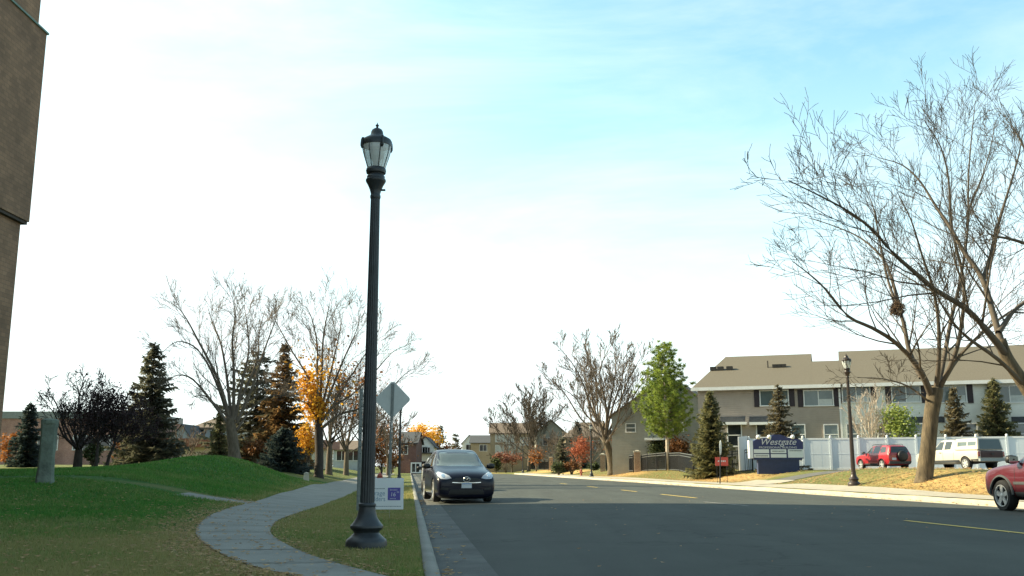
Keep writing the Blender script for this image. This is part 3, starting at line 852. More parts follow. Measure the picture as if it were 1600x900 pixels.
# far houses beyond the bend
def far_house(label, u0, u1, v_e, v_r, Yd, mw, mr, kind='gx', depth=10, base=0.6, wins=(), pane='pane_dark', rz=0, name='house'):
    a, b = at(u0, 730, Yd), at(u1, 730, Yd); wd = b.x - a.x
    t = thing(name, label, 'house', (a.x, Yd, base), rz)
    e = at(u0, v_e, Yd).z - base
    r = at(u0, v_r, Yd + (0 if kind == 'gy' else depth / 2)).z - base
    if kind == 'gy':
        gable_wall(t, 0, wd, 0, depth, e, r, mw, 'y'); gable(t, 0, wd, 0, depth, e, r, mr, 'y')
    elif kind == 'gx':
        gable_wall(t, 0, wd, 0, depth, e, r, mw, 'x'); gable(t, 0, wd, 0, depth, e, r, mr, 'x')
    else:
        MB().box((wd / 2, depth / 2, e / 2), (wd, depth, e)).build('wall', mw, t); hip(t, 0, wd, 0, depth, e, r, mr, inset=min(depth / 2, wd / 2.3))
    for (u, v, w, h) in wins:
        q = at(u, v, Yd); window(t, q.x - a.x, q.z - base, w, h, 0, True, False, pane)
    return t
far_house('tan three-storey house with sunlit side wall beyond the road bend', 766, 836, 677, 662, 185, 'tan_siding', 'roof_brown', 'gx', 12, 0.6, [(781, 685, 1.6, 1.4), (797, 685, 1.6, 1.4), (781, 702, 1.6, 1.5), (800, 702, 3.0, 2.2), (820, 690, 1.5, 1.4)], 'curtain')
far_house('beige house with brown peaked roof behind the middle bare trees', 838, 884, 676, 656, 168, 'grey_siding', 'roof_brown', 'gy', 12, 0.7, [(855, 690, 1.4, 1.3), (868, 690, 1.4, 1.3)])
far_house('low tan house with long brown roof left of the grey gabled house', 884, 962, 683, 660, 142, 'tan_siding', 'roof_brown', 'hip', 12, 0.75, [(930, 695, 1.3, 1.2)])
far_house('small white gabled house with slate roof peeping over the dark car', 722, 744, 692, 680, 235, 'white_siding', 'roof_dark', 'gy', 12, 0.4, [(733, 699, 1.4, 1.3)])
far_house('tan house with long slate roof left of the three-storey tan house', 735, 768, 692, 681, 222, 'tan_siding', 'roof_dark', 'gx', 10, 0.4, [(755, 700, 1.6, 1.4)])
t = far_house('dark red brick house with slate roof at the road end', 624, 650, 692, 676, 160, 'far_brick', 'roof_dark', 'gx', 10, 0.15, [(631, 703, 1.2, 1.4)])
a = at(624, 730, 160)
pb = MB(); x0 = at(644, 730, 160).x - a.x
pb.box((x0 + 0.75, -1.2, 0.85), (1.6, 1.4, 1.7)); pb.build('porch', 'white_trim', t)
for k in (0.42, 1.08): MB().box((x0 + k, -1.91, 0.85), (0.5, 0.03, 1.3)).build('porch_window', 'pane_dark', t)
t = far_house('white gabled house with a three-pane window at the end of the road', 650, 678, 697, 683, 172, 'white_siding', 'roof_dark', 'gy', 12, 0.15, [(660, 703, 0.8, 0.9), (664, 703, 0.8, 0.9), (668, 703, 0.8, 0.9)])
a = at(650, 730, 172)
MB().box((at(664, 730, 172).x - a.x, -0.5, at(664, 708, 172).z - 0.15), (3.2, 1.0, 0.2)).build('canopy', 'roof_dark', t)
MB().box((at(660, 730, 172).x - a.x, -0.03, 1.0), (2.4, 0.06, 1.9)).build('door', 'pane_dark', t)

# left background
Yb = 112.0
a, b = at(-60, 730, Yb), at(205, 730, Yb)
t = thing('brick_building', 'long flat-roofed pinkish brick building behind the dark bare tree on the left', 'building', (a.x, Yb, 0.95))
hh = at(100, 643, Yb).z - 0.95; wd = b.x - a.x
MB().box((wd / 2, 8, hh / 2 - 0.4), (wd, 16, hh - 0.8)).build('wall', 'red_brick', t)
MB().box((wd / 2, 8, hh - 0.4), (wd + 0.3, 16.3, 0.8)).build('parapet', 'utility', t)
for u in (30, 75, 130, 172): window(t, at(u, 690, Yb).x - a.x, at(u, 692, Yb).z - 0.95, 2.2, 1.6, 0, True, False, 'pane_dark')
Yb = 84.0
a, b = at(252, 730, Yb), at(486, 730, Yb)
t = thing('low_building', 'low cream building with a red-brown metal fascia behind the grass mound', 'building', (a.x, Yb, 0.9))
wd = b.x - a.x; h0 = at(300, 699, Yb).z - 0.9; h1 = at(300, 685, Yb).z - 0.9
MB().box((wd / 2, 6, h0 / 2), (wd - 0.6, 11.4, h0)).build('wall', 'cream', t)
fb = MB().box((wd / 2, 6, (h0 + h1) / 2), (wd + 0.5, 12.5, h1 - h0))
for i in range(int(wd / 0.45)): fb.box((0.2 + i * 0.45, -0.27, (h0 + h1) / 2), (0.05, 0.05, h1 - h0 - 0.02))
fb.build('fascia', 'fascia_red', t)
for u in (268, 470): window(t, at(u, 705, Yb).x - a.x, h0 / 2, 1.3, 1.1, 0.3, True, False, 'pane_dark')
MB().box((at(311, 680, Yb).x - a.x, 5, h1 + 0.4), (0.9, 0.9, 0.8)).build('roof_unit', 'trim', t)
far_house('pale blue gabled house behind the low cream building', 262, 300, 690, 664, 118, 'blue_siding', 'roof_dark', 'gy', 12, 0.95, [(280, 695, 1.2, 1.2)])
far_house('pale blue house with brown roof between the bare tree and low building', 300, 352, 668, 650, 124, 'blue_siding', 'roof_brown', 'hip', 12, 0.95, [(311, 678, 1.2, 1.2), (338, 678, 1.2, 1.2)])
far_house('pale blue bungalow half hidden by trunks along the left footpath', 520, 566, 703, 690, 120, 'blue_siding', 'roof_brown', 'gx', 10, 0.5, [(534, 712, 1.2, 1.2), (552, 712, 1.2, 1.2)])
# ------------------------------------------------------------------ street lamps
LY = 11.55
lamp_base = ground(572, 858)
LY = lamp_base.y
def lz(v): return at(580, v, LY).z - lamp_base.z
def lr(v, hw):
    p = at(580, v, LY); depth = p.y * CS + (p.z - EYE) * SN
    return hw * depth / FPX
def LP(*pairs): return [(lz(v), lr(v, h)) for v, h in pairs]
GL = 'ornamental street lamps along the road'
def make_lamp(label, loc, paint='post'):
    t = thing('street_lamp', label, 'street lamp', loc, 0, GL)
    b = MB(); b.lathe([(-0.12, lr(858, 32))] + LP((858, 32), (847, 32.5), (843, 31), (838, 25), (834, 21), (832, 20), (830, 20.5), (827, 24), (824, 26), (821, 25.5), (816, 21), (808, 16), (800, 13.8), (793, 12.6), (790, 12.6)), 32)
    autosmooth(b.build('base', paint, t), 32)
    s = MB(); s.lathe(LP((792, 12.8), (790, 13.6), (787.5, 13.6), (785.5, 11.9)), 32)
    n = 14
    prof = [(lz(786) + (lz(309) - lz(786)) * i / n, lr(786, 11.2) + (lr(309, 7.2) - lr(786, 11.2)) * i / n) for i in range(n + 1)]
    s.lathe(prof, 96, flute=16, depth=0.12)
    autosmooth(s.build('shaft', paint, t), 60)
    c = MB(); c.lathe(LP((311, 7.4), (309, 8.2), (306, 8.2), (304, 7.2), (297, 9), (290, 12), (285, 15), (283, 15.8), (281, 15.6), (279.5, 14), (276, 14), (273, 11.5), (272, 11.8), (271, 15), (267.5, 15.8), (264, 15), (262.5, 13.5)), 32)
    c.box((lr(297, 11), 0, lz(297)), (0.07, 0.03, 0.02))
    autosmooth(c.build('capital', paint, t), 40)
    gl = MB(); gl.lathe(LP((263, 13.6), (255, 16), (246, 19), (237, 21.5), (230, 22.4), (226, 22.2)), 32, cap=False)
    globe = gl.build('globe', 'lampglass', t, smooth=True)
    rb = MB()
    for k in range(8):
        an = 2 * math.pi * (k + 0.5) / 8
        rb.tube([(r_ * 1.012 * math.cos(an), r_ * 1.012 * math.sin(an), z_) for z_, r_ in LP((263, 13.6), (255, 16), (246, 19), (237, 21.5), (228, 22.4))], 0.006, 5)
    rb.build('cage', paint, globe)
    inn = MB(); inn.lathe(LP((262, 5), (252, 6), (246, 10), (243, 11), (236, 9), (228, 7)), 20)
    inn.build('reflector', 'alloy', globe, smooth=True)
    cp = MB(); cp.lathe(LP((229, 23.2), (222, 23.6), (219, 22), (216, 17), (213, 11.5), (210, 9.8), (206, 9.2), (203, 7.6), (201, 4.5), (200, 2.2)), 32)
    for k in range(4):
        an = math.pi * k / 2
        ca, sa = math.cos(an + .5), math.sin(an + .5)
        cp.tube([(lr(225, h_) * ca, lr(225, h_) * sa, lz(v_)) for v_, h_ in ((218.5, 21.5), (219, 23.2), (222, 24.4), (227, 24.8), (231, 24.6), (234, 23.6), (235, 22.4))], [.010, .016, .015, .016, .018, .015, .008], 8)
    cap_ = autosmooth(cp.build('cap', paint, t), 45)
    MB().lathe(LP((200.5, 2), (198, 1.5), (197, 2.6), (195.5, 2.7), (194.5, 1.2), (191.5, 0.3)), 12).build('finial', paint, cap_, smooth=True)
    return t
lamp = make_lamp('dark fluted lamp post towering in the foreground grass strip beside the footpath', lamp_base)
lamp2 = make_lamp('brown lamp post on the leafy right verge in front of the red car', spot(1333, W + 2.3), 'brown_post')
lamp2.scale = (1.07,) * 3
for lab, p in (('dark lamp post on the right verge beside the large leaning bare tree', spot(924, W + 1.4)),
               ('distant lamp post by the bushy bare tree at the road bend', spot(817, W + 1.4)),
               ('tiny lamp post farthest along the right side of the road', spot(754, W + 1.4)),
               ('lamp post rising behind the back of the diamond sign', spot(624, -0.95)),
               ('far left lamp post in front of the dark brick house', spot(629, -2.3))):
    dup(lamp, lab, p, 0.3, 1.0)

# ------------------------------------------------------------------ diamond sign seen from behind, and the bare post
p = spot(608.5, -0.9)
p.z = Z(p.x, p.y)
t = thing('diamond_sign', 'grey back of a diamond road sign on a galvanised channel post', 'road sign', p, R(-6))
c = at(613, 624, p.y); c = c - p
hd = 0.545
pl = MB(); r_ = 0.09
poly = []
for k in range(4):
    a0 = math.pi / 2 * k
    cx, cz = math.cos(a0) * (hd - r_ * 1.3), math.sin(a0) * (hd - r_ * 1.3)
    for q in (-0.7, -0.35, 0, 0.35, 0.7): poly.append((cx + r_ * math.cos(a0 + q), cz + r_ * math.sin(a0 + q)))
pl.prism(poly, -0.004, 0.004)
o = pl.build('sign_plate', 'signback', t, loc=(c.x, 0.035, c.z))
ps = MB(); top = c.z + hd * 0.86
lean = (c.x) / c.z
for dx_, w_, dy_ in ((0, 0.035, -0.022), (-0.032, 0.02, 0.0), (0.032, 0.02, 0.0)):
    ps.add([(dx_ - w_ / 2, dy_, -0.3), (dx_ + w_ / 2, dy_, -0.3), (dx_ + w_ / 2, dy_ + 0.012, -0.3), (dx_ - w_ / 2, dy_ + 0.012, -0.3),
            (dx_ - w_ / 2 + lean * top, dy_, top), (dx_ + w_ / 2 + lean * top, dy_, top), (dx_ + w_ / 2 + lean * top, dy_ + 0.012, top), (dx_ - w_ / 2 + lean * top, dy_ + 0.012, top)],
           [(3, 2, 1, 0), (4, 5, 6, 7), (0, 1, 5, 4), (1, 2, 6, 5), (2, 3, 7, 6), (3, 0, 4, 7)])
ps.build('channel_post', 'galv', t)
for dz in (-0.25, 0.28): MB().lathe([(-0.03, 0.014), (0.0, 0.014)], 8, (c.x, 0, c.z + dz), axis='y').build('bolt', 'galv', t)

p = ground(561, 800)
t = thing('sign_post', 'grey steel channel post standing close behind the foreground lamp', 'post', p, R(-6))
zt = at(561, 607, p.y).z - p.z
mb = MB()
for dx_, w_, dy_ in ((0, 0.05, -0.03), (-0.045, 0.035, 0.0), (0.045, 0.035, 0.0)): mb.box((dx_, dy_, zt / 2 - 0.1), (w_, 0.014, zt + 0.2))
mb.build('channel', 'galv', t)
mb = MB()
for k in range(10): mb.lathe([(-0.04, 0.011), (-0.0375, 0.011)], 8, (0, 0, zt - 0.1 - k * 0.15), axis='y')
mb.build('bolt_hole', 'well', t)

# ------------------------------------------------------------------ yard sign
p = ground(605, 812)
Ys = p.y
t = thing('yard_sign', 'small white yard sign with violet price square on wire legs behind the lamp', 'yard sign', p, R(2))
q0, q1 = at(566, 796, Ys), at(631, 747, Ys)
w_, h_ = q1.x - q0.x, q1.z - q0.z
cx, cz = (q0.x + q1.x) / 2 - p.x, (q0.z + q1.z) / 2 - p.z
MB().box((cx, 0, cz), (w_, 0.008, h_)).build('panel', 'plastic_white', t)
def sx(u): return at(u, 770, Ys).x - p.x
def sz(v): return at(600, v, Ys).z - p.z
bx = MB().box(((sx(606) + sx(625.5)) / 2, -0.006, (sz(762) + sz(781.5)) / 2), (sx(625.5) - sx(606), 0.005, sz(762) - sz(781.5))).build('price_square', 'purple', t)
letters('16', 0.105, 0.001, 'price', 'plastic_white', bx, (sx(614), -0.0095, sz(775.3)), (R(90), 0, 0), 0.1)
letters('99', 0.045, 0.001, 'price', 'plastic_white', bx, (sx(621.5), -0.0095, sz(770.5)), (R(90), 0, 0), 0.1)
for v, n_, w0 in ((765.5, 6, 0.016), (779, 5, 0.014)):
    lm = MB()
    for k in range(n_): lm.box((sx(610 + k * 2.0), -0.0093, sz(v)), (w0 * 0.8, 0.002, 0.016))
    lm.build('fine_print', 'plastic_white', bx)
letters('Garage', 0.125, 0.001, 'headline', 'blue_ink', t, (sx(602), -0.006, sz(774.0)), (R(90), 0, 0), 0, 0.95, 'RIGHT')
letters('Builders', 0.125, 0.001, 'headline', 'blue_ink', t, (sx(602.5), -0.006, sz(783.0)), (R(90), 0, 0), 0, 0.85, 'RIGHT')
ln = MB()
for v, a, b, hgt in ((763.5, 570, 601, 0.014), (791.2, 570, 627, 0.014)):
    u = a
    random.seed(int(v))
    while u < b:
        wd = random.uniform(0.8, 2.4); ln.box(((sx(u) + sx(min(u + wd, b))) / 2, -0.0055, sz(v)), (sx(u + wd) - sx(u), 0.002, hgt)); u += wd + 0.5
ln.build('fine_print', 'grey_ink', t)
lg = MB()
for k in (-1, 1):
    xx = cx + k * 0.13
    lg.tube([(xx, 0.006, -0.1), (xx, 0.006, cz + 0.1)], 0.004, 5)
lg.tube([(cx - 0.13, 0.006, cz - h_ / 2 - 0.05), (cx + 0.13, 0.006, cz - h_ / 2 - 0.05)], 0.003, 5)
lg.build('wire_stake', 'wire', t)

# ------------------------------------------------------------------ standing stone on the left lawn
p = col(72, 22.5)
zt = at(72, 658, p.y).z - p.z
k = p.y * CS / FPX
t = thing('stone_pillar', 'weathered grey-green standing stone pillar on the left lawn', 'stone pillar', p, R(18))
bm = bmesh.new()
rings = []
random.seed(5)
n = 14
for i in range(15):
    f = i / 14; z = f * zt - 0.1 * (1 - f)
    hw = (15.5 - 3.3 * min(f / 0.3, 1) + 1.2 * max(0, (f - .85) / .15)) * k
    ring = []
    for a in range(n):
        an = 2 * math.pi * a / n
        ca, sa = math.cos(an), math.sin(an)
        m_ = max(abs(ca), abs(sa)); rr = hw * (0.93 / m_ * 0.55 + 0.45) * random.uniform(0.94, 1.06)
        ring.append(bm.verts.new((rr * ca, rr * sa * 0.8, z + (random.uniform(-0.05, 0.03) if i == 14 else 0))))
    rings.append(ring)
for i in range(14):
    for a in range(n): bm.faces.new((rings[i][a], rings[i][(a + 1) % n], rings[i + 1][(a + 1) % n], rings[i + 1][a]))
bm.faces.new(rings[-1])
me = bpy.data.meshes.new('shaft'); bm.to_mesh(me); bm.free(); me.materials.append(MT['stone'])
o = bpy.data.objects.new('shaft', me); COL.objects.link(o); o.parent = t; autosmooth(o, 30)
cpm = MB(); cpm.lathe([(zt - 0.06, 13 * k), (zt + 0.02, 13.5 * k), (zt + 0.05, 10 * k), (zt + 0.06, 4 * k)], 10)
cpm.build('cap', 'stone', t)

# ------------------------------------------------------------------ hydrants
def hydrant(label, p, m='hydrant'):
    t = thing('fire_hydrant', label, 'fire hydrant', p, 0.5, 'fire hydrants on the verges')
    MB().lathe([(-0.05, 0.16), (0.05, 0.16), (0.06, 0.1), (0.5, 0.095), (0.51, 0.13), (0.55, 0.13)], 14).build('barrel', m, t, smooth=False)
    MB().lathe([(0.55, 0.125), (0.62, 0.115), (0.68, 0.08), (0.71, 0.04), (0.72, 0.03), (0.77, 0.025)], 14).build('bonnet', m, t, smooth=True)
    for an in (0, 180, 270):
        q = MB(); q.lathe([(0.08, 0.055), (0.17, 0.055), (0.17, 0.07), (0.2, 0.07)], 10, axis='x'); q.build('nozzle', m, t, loc=(0, 0, 0.4), rz=R(an))
    return t
hydrant('red fire hydrant on the left grass strip behind the yard sign', spot(594, -1.6))
hydrant('red fire hydrant by the right kerb near the red-leaved tree', spot(908, W + 2.0))

# ------------------------------------------------------------------ cars
def smooth_shell(stations, cuts, parent, paint, name='body', cutr=0.39, cutw=0.36, halfw=0.93):
    bm = bmesh.new(); rings = []
    for (y, zb, zk, zt, wk, wr, wm) in stations:
        h = [(0, zb), (wm * 0.78, zb), (wm * 0.965, zb + 0.09), (wm, zb + 0.5 * (zk - zb)), (wm * 0.985, zk - 0.10 * (zk - zb)), (wk, zk), (wr, zt - 0.05 * (1 if zt - zk > 0.2 else 0.3)), (wr * 0.86, zt - 0.012), (wr * 0.5, zt + .004), (0, zt + 0.012)]
        full = h + [(-x, z) for x, z in h[-2:0:-1]]
        rings.append([bm.verts.new((x, y, z)) for x, z in full])
    n = len(rings[0])
    for i in range(len(rings) - 1):
        for k in range(n):
            bm.faces.new((rings[i][k], rings[i + 1][k], rings[i + 1][(k + 1) % n], rings[i][(k + 1) % n]))
    for rg in (rings[0], rings[-1]):
        c = bm.verts.new(sum((v.co for v in rg), Vector()) / n)
        for k in range(n): bm.faces.new((rg[k], rg[(k + 1) % n], c))
    bmesh.ops.recalc_face_normals(bm, faces=bm.faces)
    me = bpy.data.meshes.new('shell'); bm.to_mesh(me); bm.free()
    o = bpy.data.objects.new('shell', me); COL.objects.link(o)
    me.materials.append(MT[paint]); me.materials.append(MT['well'])
    o.modifiers.new('s', 'SUBSURF').levels = 3
    cutters = []
    for (y, z) in cuts:
        for sg in (-1, 1):
            cb = MB(); cb.lathe([(0, cutr), (cutw, cutr)] if sg > 0 else [(-cutw, cutr), (0, cutr)], 36, (sg * (halfw - cutw + 0.12), y, z), axis='x')
            co = cb.build('cut', ['well']); 
            bmc = bmesh.new(); bmc.from_mesh(co.data); bmesh.ops.recalc_face_normals(bmc, faces=bmc.faces); bmc.to_mesh(co.data); bmc.free()
            md = o.modifiers.new('b', 'BOOLEAN'); md.operation = 'DIFFERENCE'; md.object = co; md.solver = 'EXACT'
            try: md.material_mode = 'TRANSFER'
            except Exception: pass
            cutters.append(co)
    dg = bpy.context.evaluated_depsgraph_get()
    ev = bpy.data.meshes.new_from_object(o.evaluated_get(dg))
    for c in cutters + [o]: bpy.data.objects.remove(c)
    ev.name = name
    body = bpy.data.objects.new(name, ev); COL.objects.link(body); body.parent = parent
    autosmooth(body, 32)
    bm = bmesh.new(); bm.from_mesh(ev); tree = BVHTree.FromBMesh(bm); bm.free()
    return body, tree
DIRV = {'front': Vector((0, -1, 0)), 'back': Vector((0, 1, 0)), 'left': Vector((1, 0, 0)), 'right': Vector((-1, 0, 0)), 'top': Vector((0, 0, -1))}
def patch(tree, view, poly, name, m, parent, off=0.006, res=0.06, thick=0.012):
    """a panel that follows the body under a closed outline given in the elevation 'view'"""
    pts = [Vector(q) for q in poly]
    bd = []
    for i in range(len(pts)):
        a, b = pts[i], pts[(i + 1) % len(pts)]
        k = max(1, int((b - a).length / res))
        bd += [a + (b - a) * (j / k) for j in range(k)]
    xs = [q.x for q in pts]; ys_ = [q.y for q in pts]
    inner = []
    x = min(xs) + res / 2
    while x < max(xs):
        y = min(ys_) + res / 2
        while y < max(ys_):
            ins = False; j = len(bd) - 1
            for i in range(len(bd)):
                if (bd[i].y > y) != (bd[j].y > y) and x < (bd[j].x - bd[i].x) * (y - bd[i].y) / (bd[j].y - bd[i].y) + bd[i].x: ins = not ins
                j = i
            if ins and min((Vector((x, y)) - q).length for q in bd) > res * 0.45: inner.append(Vector((x, y)))
            y += res
        x += res
    allp = bd + inner
    ov, oe, of, *_ = delaunay_2d_cdt(allp, [], [list(range(len(bd)))], 1, 1e-5)
    d = DIRV[view]; vs = []; last = None
    hits = []
    for q in ov:
        if view in ('front', 'back'): o_ = Vector((q.x, 0, q.y)) - d * 9
        elif view in ('left', 'right'): o_ = Vector((0, q.x, q.y)) - d * 9
        else: o_ = Vector((q.x, q.y, 9))
        loc, nor, ix, dist = tree.ray_cast(o_, d)
        hits.append((o_, dist))
    good = [h[1] for h in hits if h[1] is not None]
    med = sorted(good)[len(good) // 2]
    vs = [o_ + d * ((dist if dist is not None else med) - off) for o_, dist in hits]
    fs = [tuple(f) for f in of]
    mb = MB(); n = len(vs)
    mb.add(vs, fs)
    # give it thickness
    mb.add([v + d * thick for v in vs], [f[::-1] for f in fs])
    ed = {}
    for f in fs:
        for i in range(len(f)):
            e = (f[i], f[(i + 1) % len(f)])
            ed[e] = 1
    side = [(a, b, b + n, a + n) for a, b in ed if (b, a) not in ed]
    mb.f += side; mb.m += [0] * len(side)
    o = mb.build(name, m, parent)
    return autosmooth(o, 35)
def mirror(poly): return [(-x, z) for x, z in poly][::-1]
def wheel(parent, x, y, r, w, sg, spokes=5, rim='alloy', rk=0.66):
    t = MB(); t.lathe([(-w / 2, r * 0.66), (-w / 2, r * 0.9), (-w * 0.38, r * 0.98), (-w * 0.2, r), (w * 0.2, r), (w * 0.38, r * 0.98), (w / 2, r * 0.9), (w / 2, r * rk)], 36, axis='x', cap=False)
    tr = t.build('wheel', 'rubber', parent, loc=(x, y, r)); autosmooth(tr, 40)
    hb_ = MB(); xo = sg * w * 0.5
    hb_.lathe([(xo - sg * 0.05, r * rk), (xo + sg * 0.004, r * rk), (xo + sg * 0.004, r * (rk - 0.06)), (xo - sg * 0.04, r * (rk - 0.08))], 36, axis='x', cap=False)
    hb_.lathe([(xo - sg * 0.04, r * 0.18), (xo - sg * 0.008, r * 0.16), (xo - sg * 0.002, r * 0.08)], 16, axis='x')
    for k in range(spokes):
        an = 2 * math.pi * k / spokes + 0.3
        for j in range(1):
            c, s = math.cos(an), math.sin(an); pw = r * 0.115 if spokes <= 6 else r * 0.06
            a = []
            for rr, ww in ((r * 0.1, pw * 1.1), (r * (rk - 0.04), pw * 1.3)):
                for q in (-1, 1):
                    yy, zz = rr * c - q * ww * s, rr * s + q * ww * c
                    a.append((xo - sg * 0.012, yy, zz)); a.append((xo - sg * 0.05, yy, zz))
            hb_.add(a, [(0, 2, 6, 4), (1, 5, 7, 3), (0, 4, 5, 1), (2, 3, 7, 6), (0, 1, 3, 2), (4, 6, 7, 5)])
    hb_.build('rim', rim, tr)
    dk = MB(); dk.lathe([(xo - sg * 0.075, r * rk), (xo - sg * 0.07, 0.01)], 24, axis='x', cap=True); dk.build('brake_shadow_disc' if False else 'spoke_shade_disc', 'well', tr)  # black disc stands in for the shade behind the spokes
    return tr
def ellipse(cx, cz, a, b, n=24): return [(cx + a * math.cos(2 * math.pi * i / n), cz + b * math.sin(2 * math.pi * i / n)) for i in range(n)]

SUVA = [  # rounded crossover, front at +y
 (2.33, .24, .60, .70, .62, .44, .72), (2.27, .13, .72, .82, .82, .52, .89), (2.05, .10, .85, .93, .86, .56, .91), (1.55, .10, .94, 1.02, .885, .6, .935),
 (1.15, .10, 1.0, 1.08, .885, .64, .94), (0.86, .10, 1.02, 1.15, .88, .68, .94), (0.15, .10, 1.05, 1.56, .885, .68, .94), (-0.3, .10, 1.07, 1.645, .88, .665, .94),
 (-1.1, .10, 1.10, 1.65, .875, .66, .94), (-1.75, .22, 1.16, 1.58, .87, .64, .935), (-2.1, .28, 1.15, 1.36, .82, .55, .90), (-2.3, .34, 1.02, 1.08, .76, .5, .86), (-2.36, .42, .85, .9, .66, .42, .74)]

def dark_suv():
    p = col(729, 30.1); p.z = crown(1.5) + 0.0
    head = -T; rz = math.atan2(-head.x, head.y) + R(5.0)
    t = thing('parked_suv', 'dark blue-black SUV parked facing the camera by the left kerb', 'car', (p.x, p.y, 0), rz)
    # local origin is the front bumper
    body, tr = smooth_shell(SUVA, [(1.38, .36), (-1.37, .36)], t, 'navy_car')
    ws = [(-.75, 1.12), (-.35, 1.10), (.35, 1.10), (.75, 1.12), (.63, 1.53), (.3, 1.565), (-.3, 1.565), (-.63, 1.53)]
    patch(tr, 'front', ws, 'windscreen', 'screen_glass', t, 0.006)
    patch(tr, 'back', [(-.66, 1.16), (.66, 1.16), (.52, 1.50), (-.52, 1.50)], 'rear_window', 'carglass', t)
    for sg, vw in ((-1, 'left'), (1, 'right')):
        patch(tr, vw, [(0.62, 1.10), (-0.28, 1.115), (-0.28, 1.50), (0.10, 1.47)], 'side_window', 'carglass', t)
        patch(tr, vw, [(-0.36, 1.12), (-1.15, 1.14), (-1.12, 1.50), (-0.36, 1.51)], 'side_window', 'carglass', t)
        patch(tr, vw, [(-1.23, 1.15), (-1.85, 1.22), (-1.65, 1.43), (-1.20, 1.49)], 'side_window', 'carglass', t)
        patch(tr, vw, [(1.0, .26), (-1.0, .26), (-1.0, .34), (1.0, .34)], 'sill_trim', 'chrome', t, 0.012)
        for y in (0.72, -0.32, -1.2):
            patch(tr, vw, [(y - .006, .36), (y + .006, .36), (y + .006, 1.05), (y - .006, 1.05)], 'door_seam', 'trim', t, 0.002, thick=0.004)
        for y in (-0.12, -1.0):
            patch(tr, vw, [(y - .1, .9), (y + .1, .9), (y + .1, .935), (y - .1, .935)], 'door_handle', 'navy_car', t, 0.03, thick=0.03)
        hl = [(.46, .735), (.60, .705), (.78, .715), (.86, .80), (.87, .90), (.80, .935), (.66, .885), (.52, .81)]
        h = patch(tr, 'front', hl if sg > 0 else mirror(hl), 'headlight', 'lens', t, 0.012, 0.04, 0.02)
        patch(tr, 'front', ellipse(sg * .70, .81, .055, .055, 16), 'bulb', 'chrome', h, 0.018, 0.03, 0.01)
        fl = [(.55, .37), (.78, .40), (.76, .47), (.56, .45)]
        patch(tr, 'front', fl if sg > 0 else mirror(fl), 'fog_light_recess', 'trim', t, 0.008, 0.04)
        mm = MB(); mm.lathe([(-.13, .03), (-.1, .075), (0, .09), (.1, .08), (.13, .04)], 14, axis='x')
        mo = mm.build('wing_mirror', 'trim', t, smooth=True, loc=(sg * 1.045, 0.55, 1.10))
        MB().box((-sg * .16, 0, -0.04), (.12, .05, .04)).build('mirror_arm', 'trim', mo)
        MB().box((0, -0.075, 0), (.2, .02, .12)).build('mirror_glass', 'chrome', mo)
    patch(tr, 'front', [(-.46, .62), (.46, .62), (.42, .70), (.3, .745), (-.3, .745), (-.42, .70)], 'grille', 'trim', t, 0.008, 0.05)
    patch(tr, 'front', [(-.44, .60), (-.2, .588), (.2, .588), (.44, .60), (.44, .622), (.2, .61), (-.2, .61), (-.44, .622)], 'chrome_bar', 'chrome', t, 0.03, 0.05, 0.03)
    patch(tr, 'front', [(-.56, .25), (.56, .25), (.50, .40), (-.50, .40)], 'lower_intake', 'trim', t, 0.01, 0.05)
    pt = patch(tr, 'front', [(-.155, .44), (.155, .44), (.155, .595), (-.155, .595)], 'number_plate', 'plate', t, 0.03, 0.08, 0.03)
    patch(tr, 'front', [(-.15, .56), (.15, .56), (.15, .59), (-.15, .59)], 'plate_band', 'plateblue', pt, 0.034, 0.08, 0.006)
    gm = MB()
    for k in range(6): gm.box((-.105 + k * .042, 2.4, .50), (.026, .012, .055))
    # emblem: an oval ring with a winged m-shape in it
    em = MB(); ring = [(0.1 * math.cos(a), 0, 0.072 * math.sin(a)) for a in np.linspace(0, 2 * math.pi, 29)]
    em.tube(ring, 0.011, 6, cap=False)
    em.tube([(-.078, 0, .02), (-.05, 0, .026), (-.028, 0, .012), (0, 0, -.018), (.028, 0, .012), (.05, 0, .026), (.078, 0, .02)], [.006, .010, .010, .009, .010, .010, .006], 6)
    hit = tr.ray_cast(Vector((0, 9, .70)), Vector((0, -1, 0)))[0]
    em.build('emblem', 'chrome', t, loc=(0, hit.y + 0.02, .70))
    for sg in (-1, 1):
        rl = [(.55, .95), (.83, .93), (.80, 1.08), (.6, 1.08)]
        patch(tr, 'back', rl if sg > 0 else mirror(rl), 'tail_light', 'redlens', t, 0.008)
        for y in (1.38, -1.37): wheel(t, sg * .80, y, .365, .235, sg)
    for k in (-1, 1):
        wp = MB(); wp.tube([(k * .1 + .2, 0.93, 1.12), (k * .1 - .35, .80, 1.175)], .008, 5); wp.build('wiper', 'trim', t)
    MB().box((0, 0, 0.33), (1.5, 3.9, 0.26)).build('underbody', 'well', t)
    # shift so that the front bumper stands at p
    off = Vector((-math.sin(rz), math.cos(rz))) * -2.3
    t.location = (p.x + off.x, p.y + off.y, 0.035)
    return t
dark_suv()

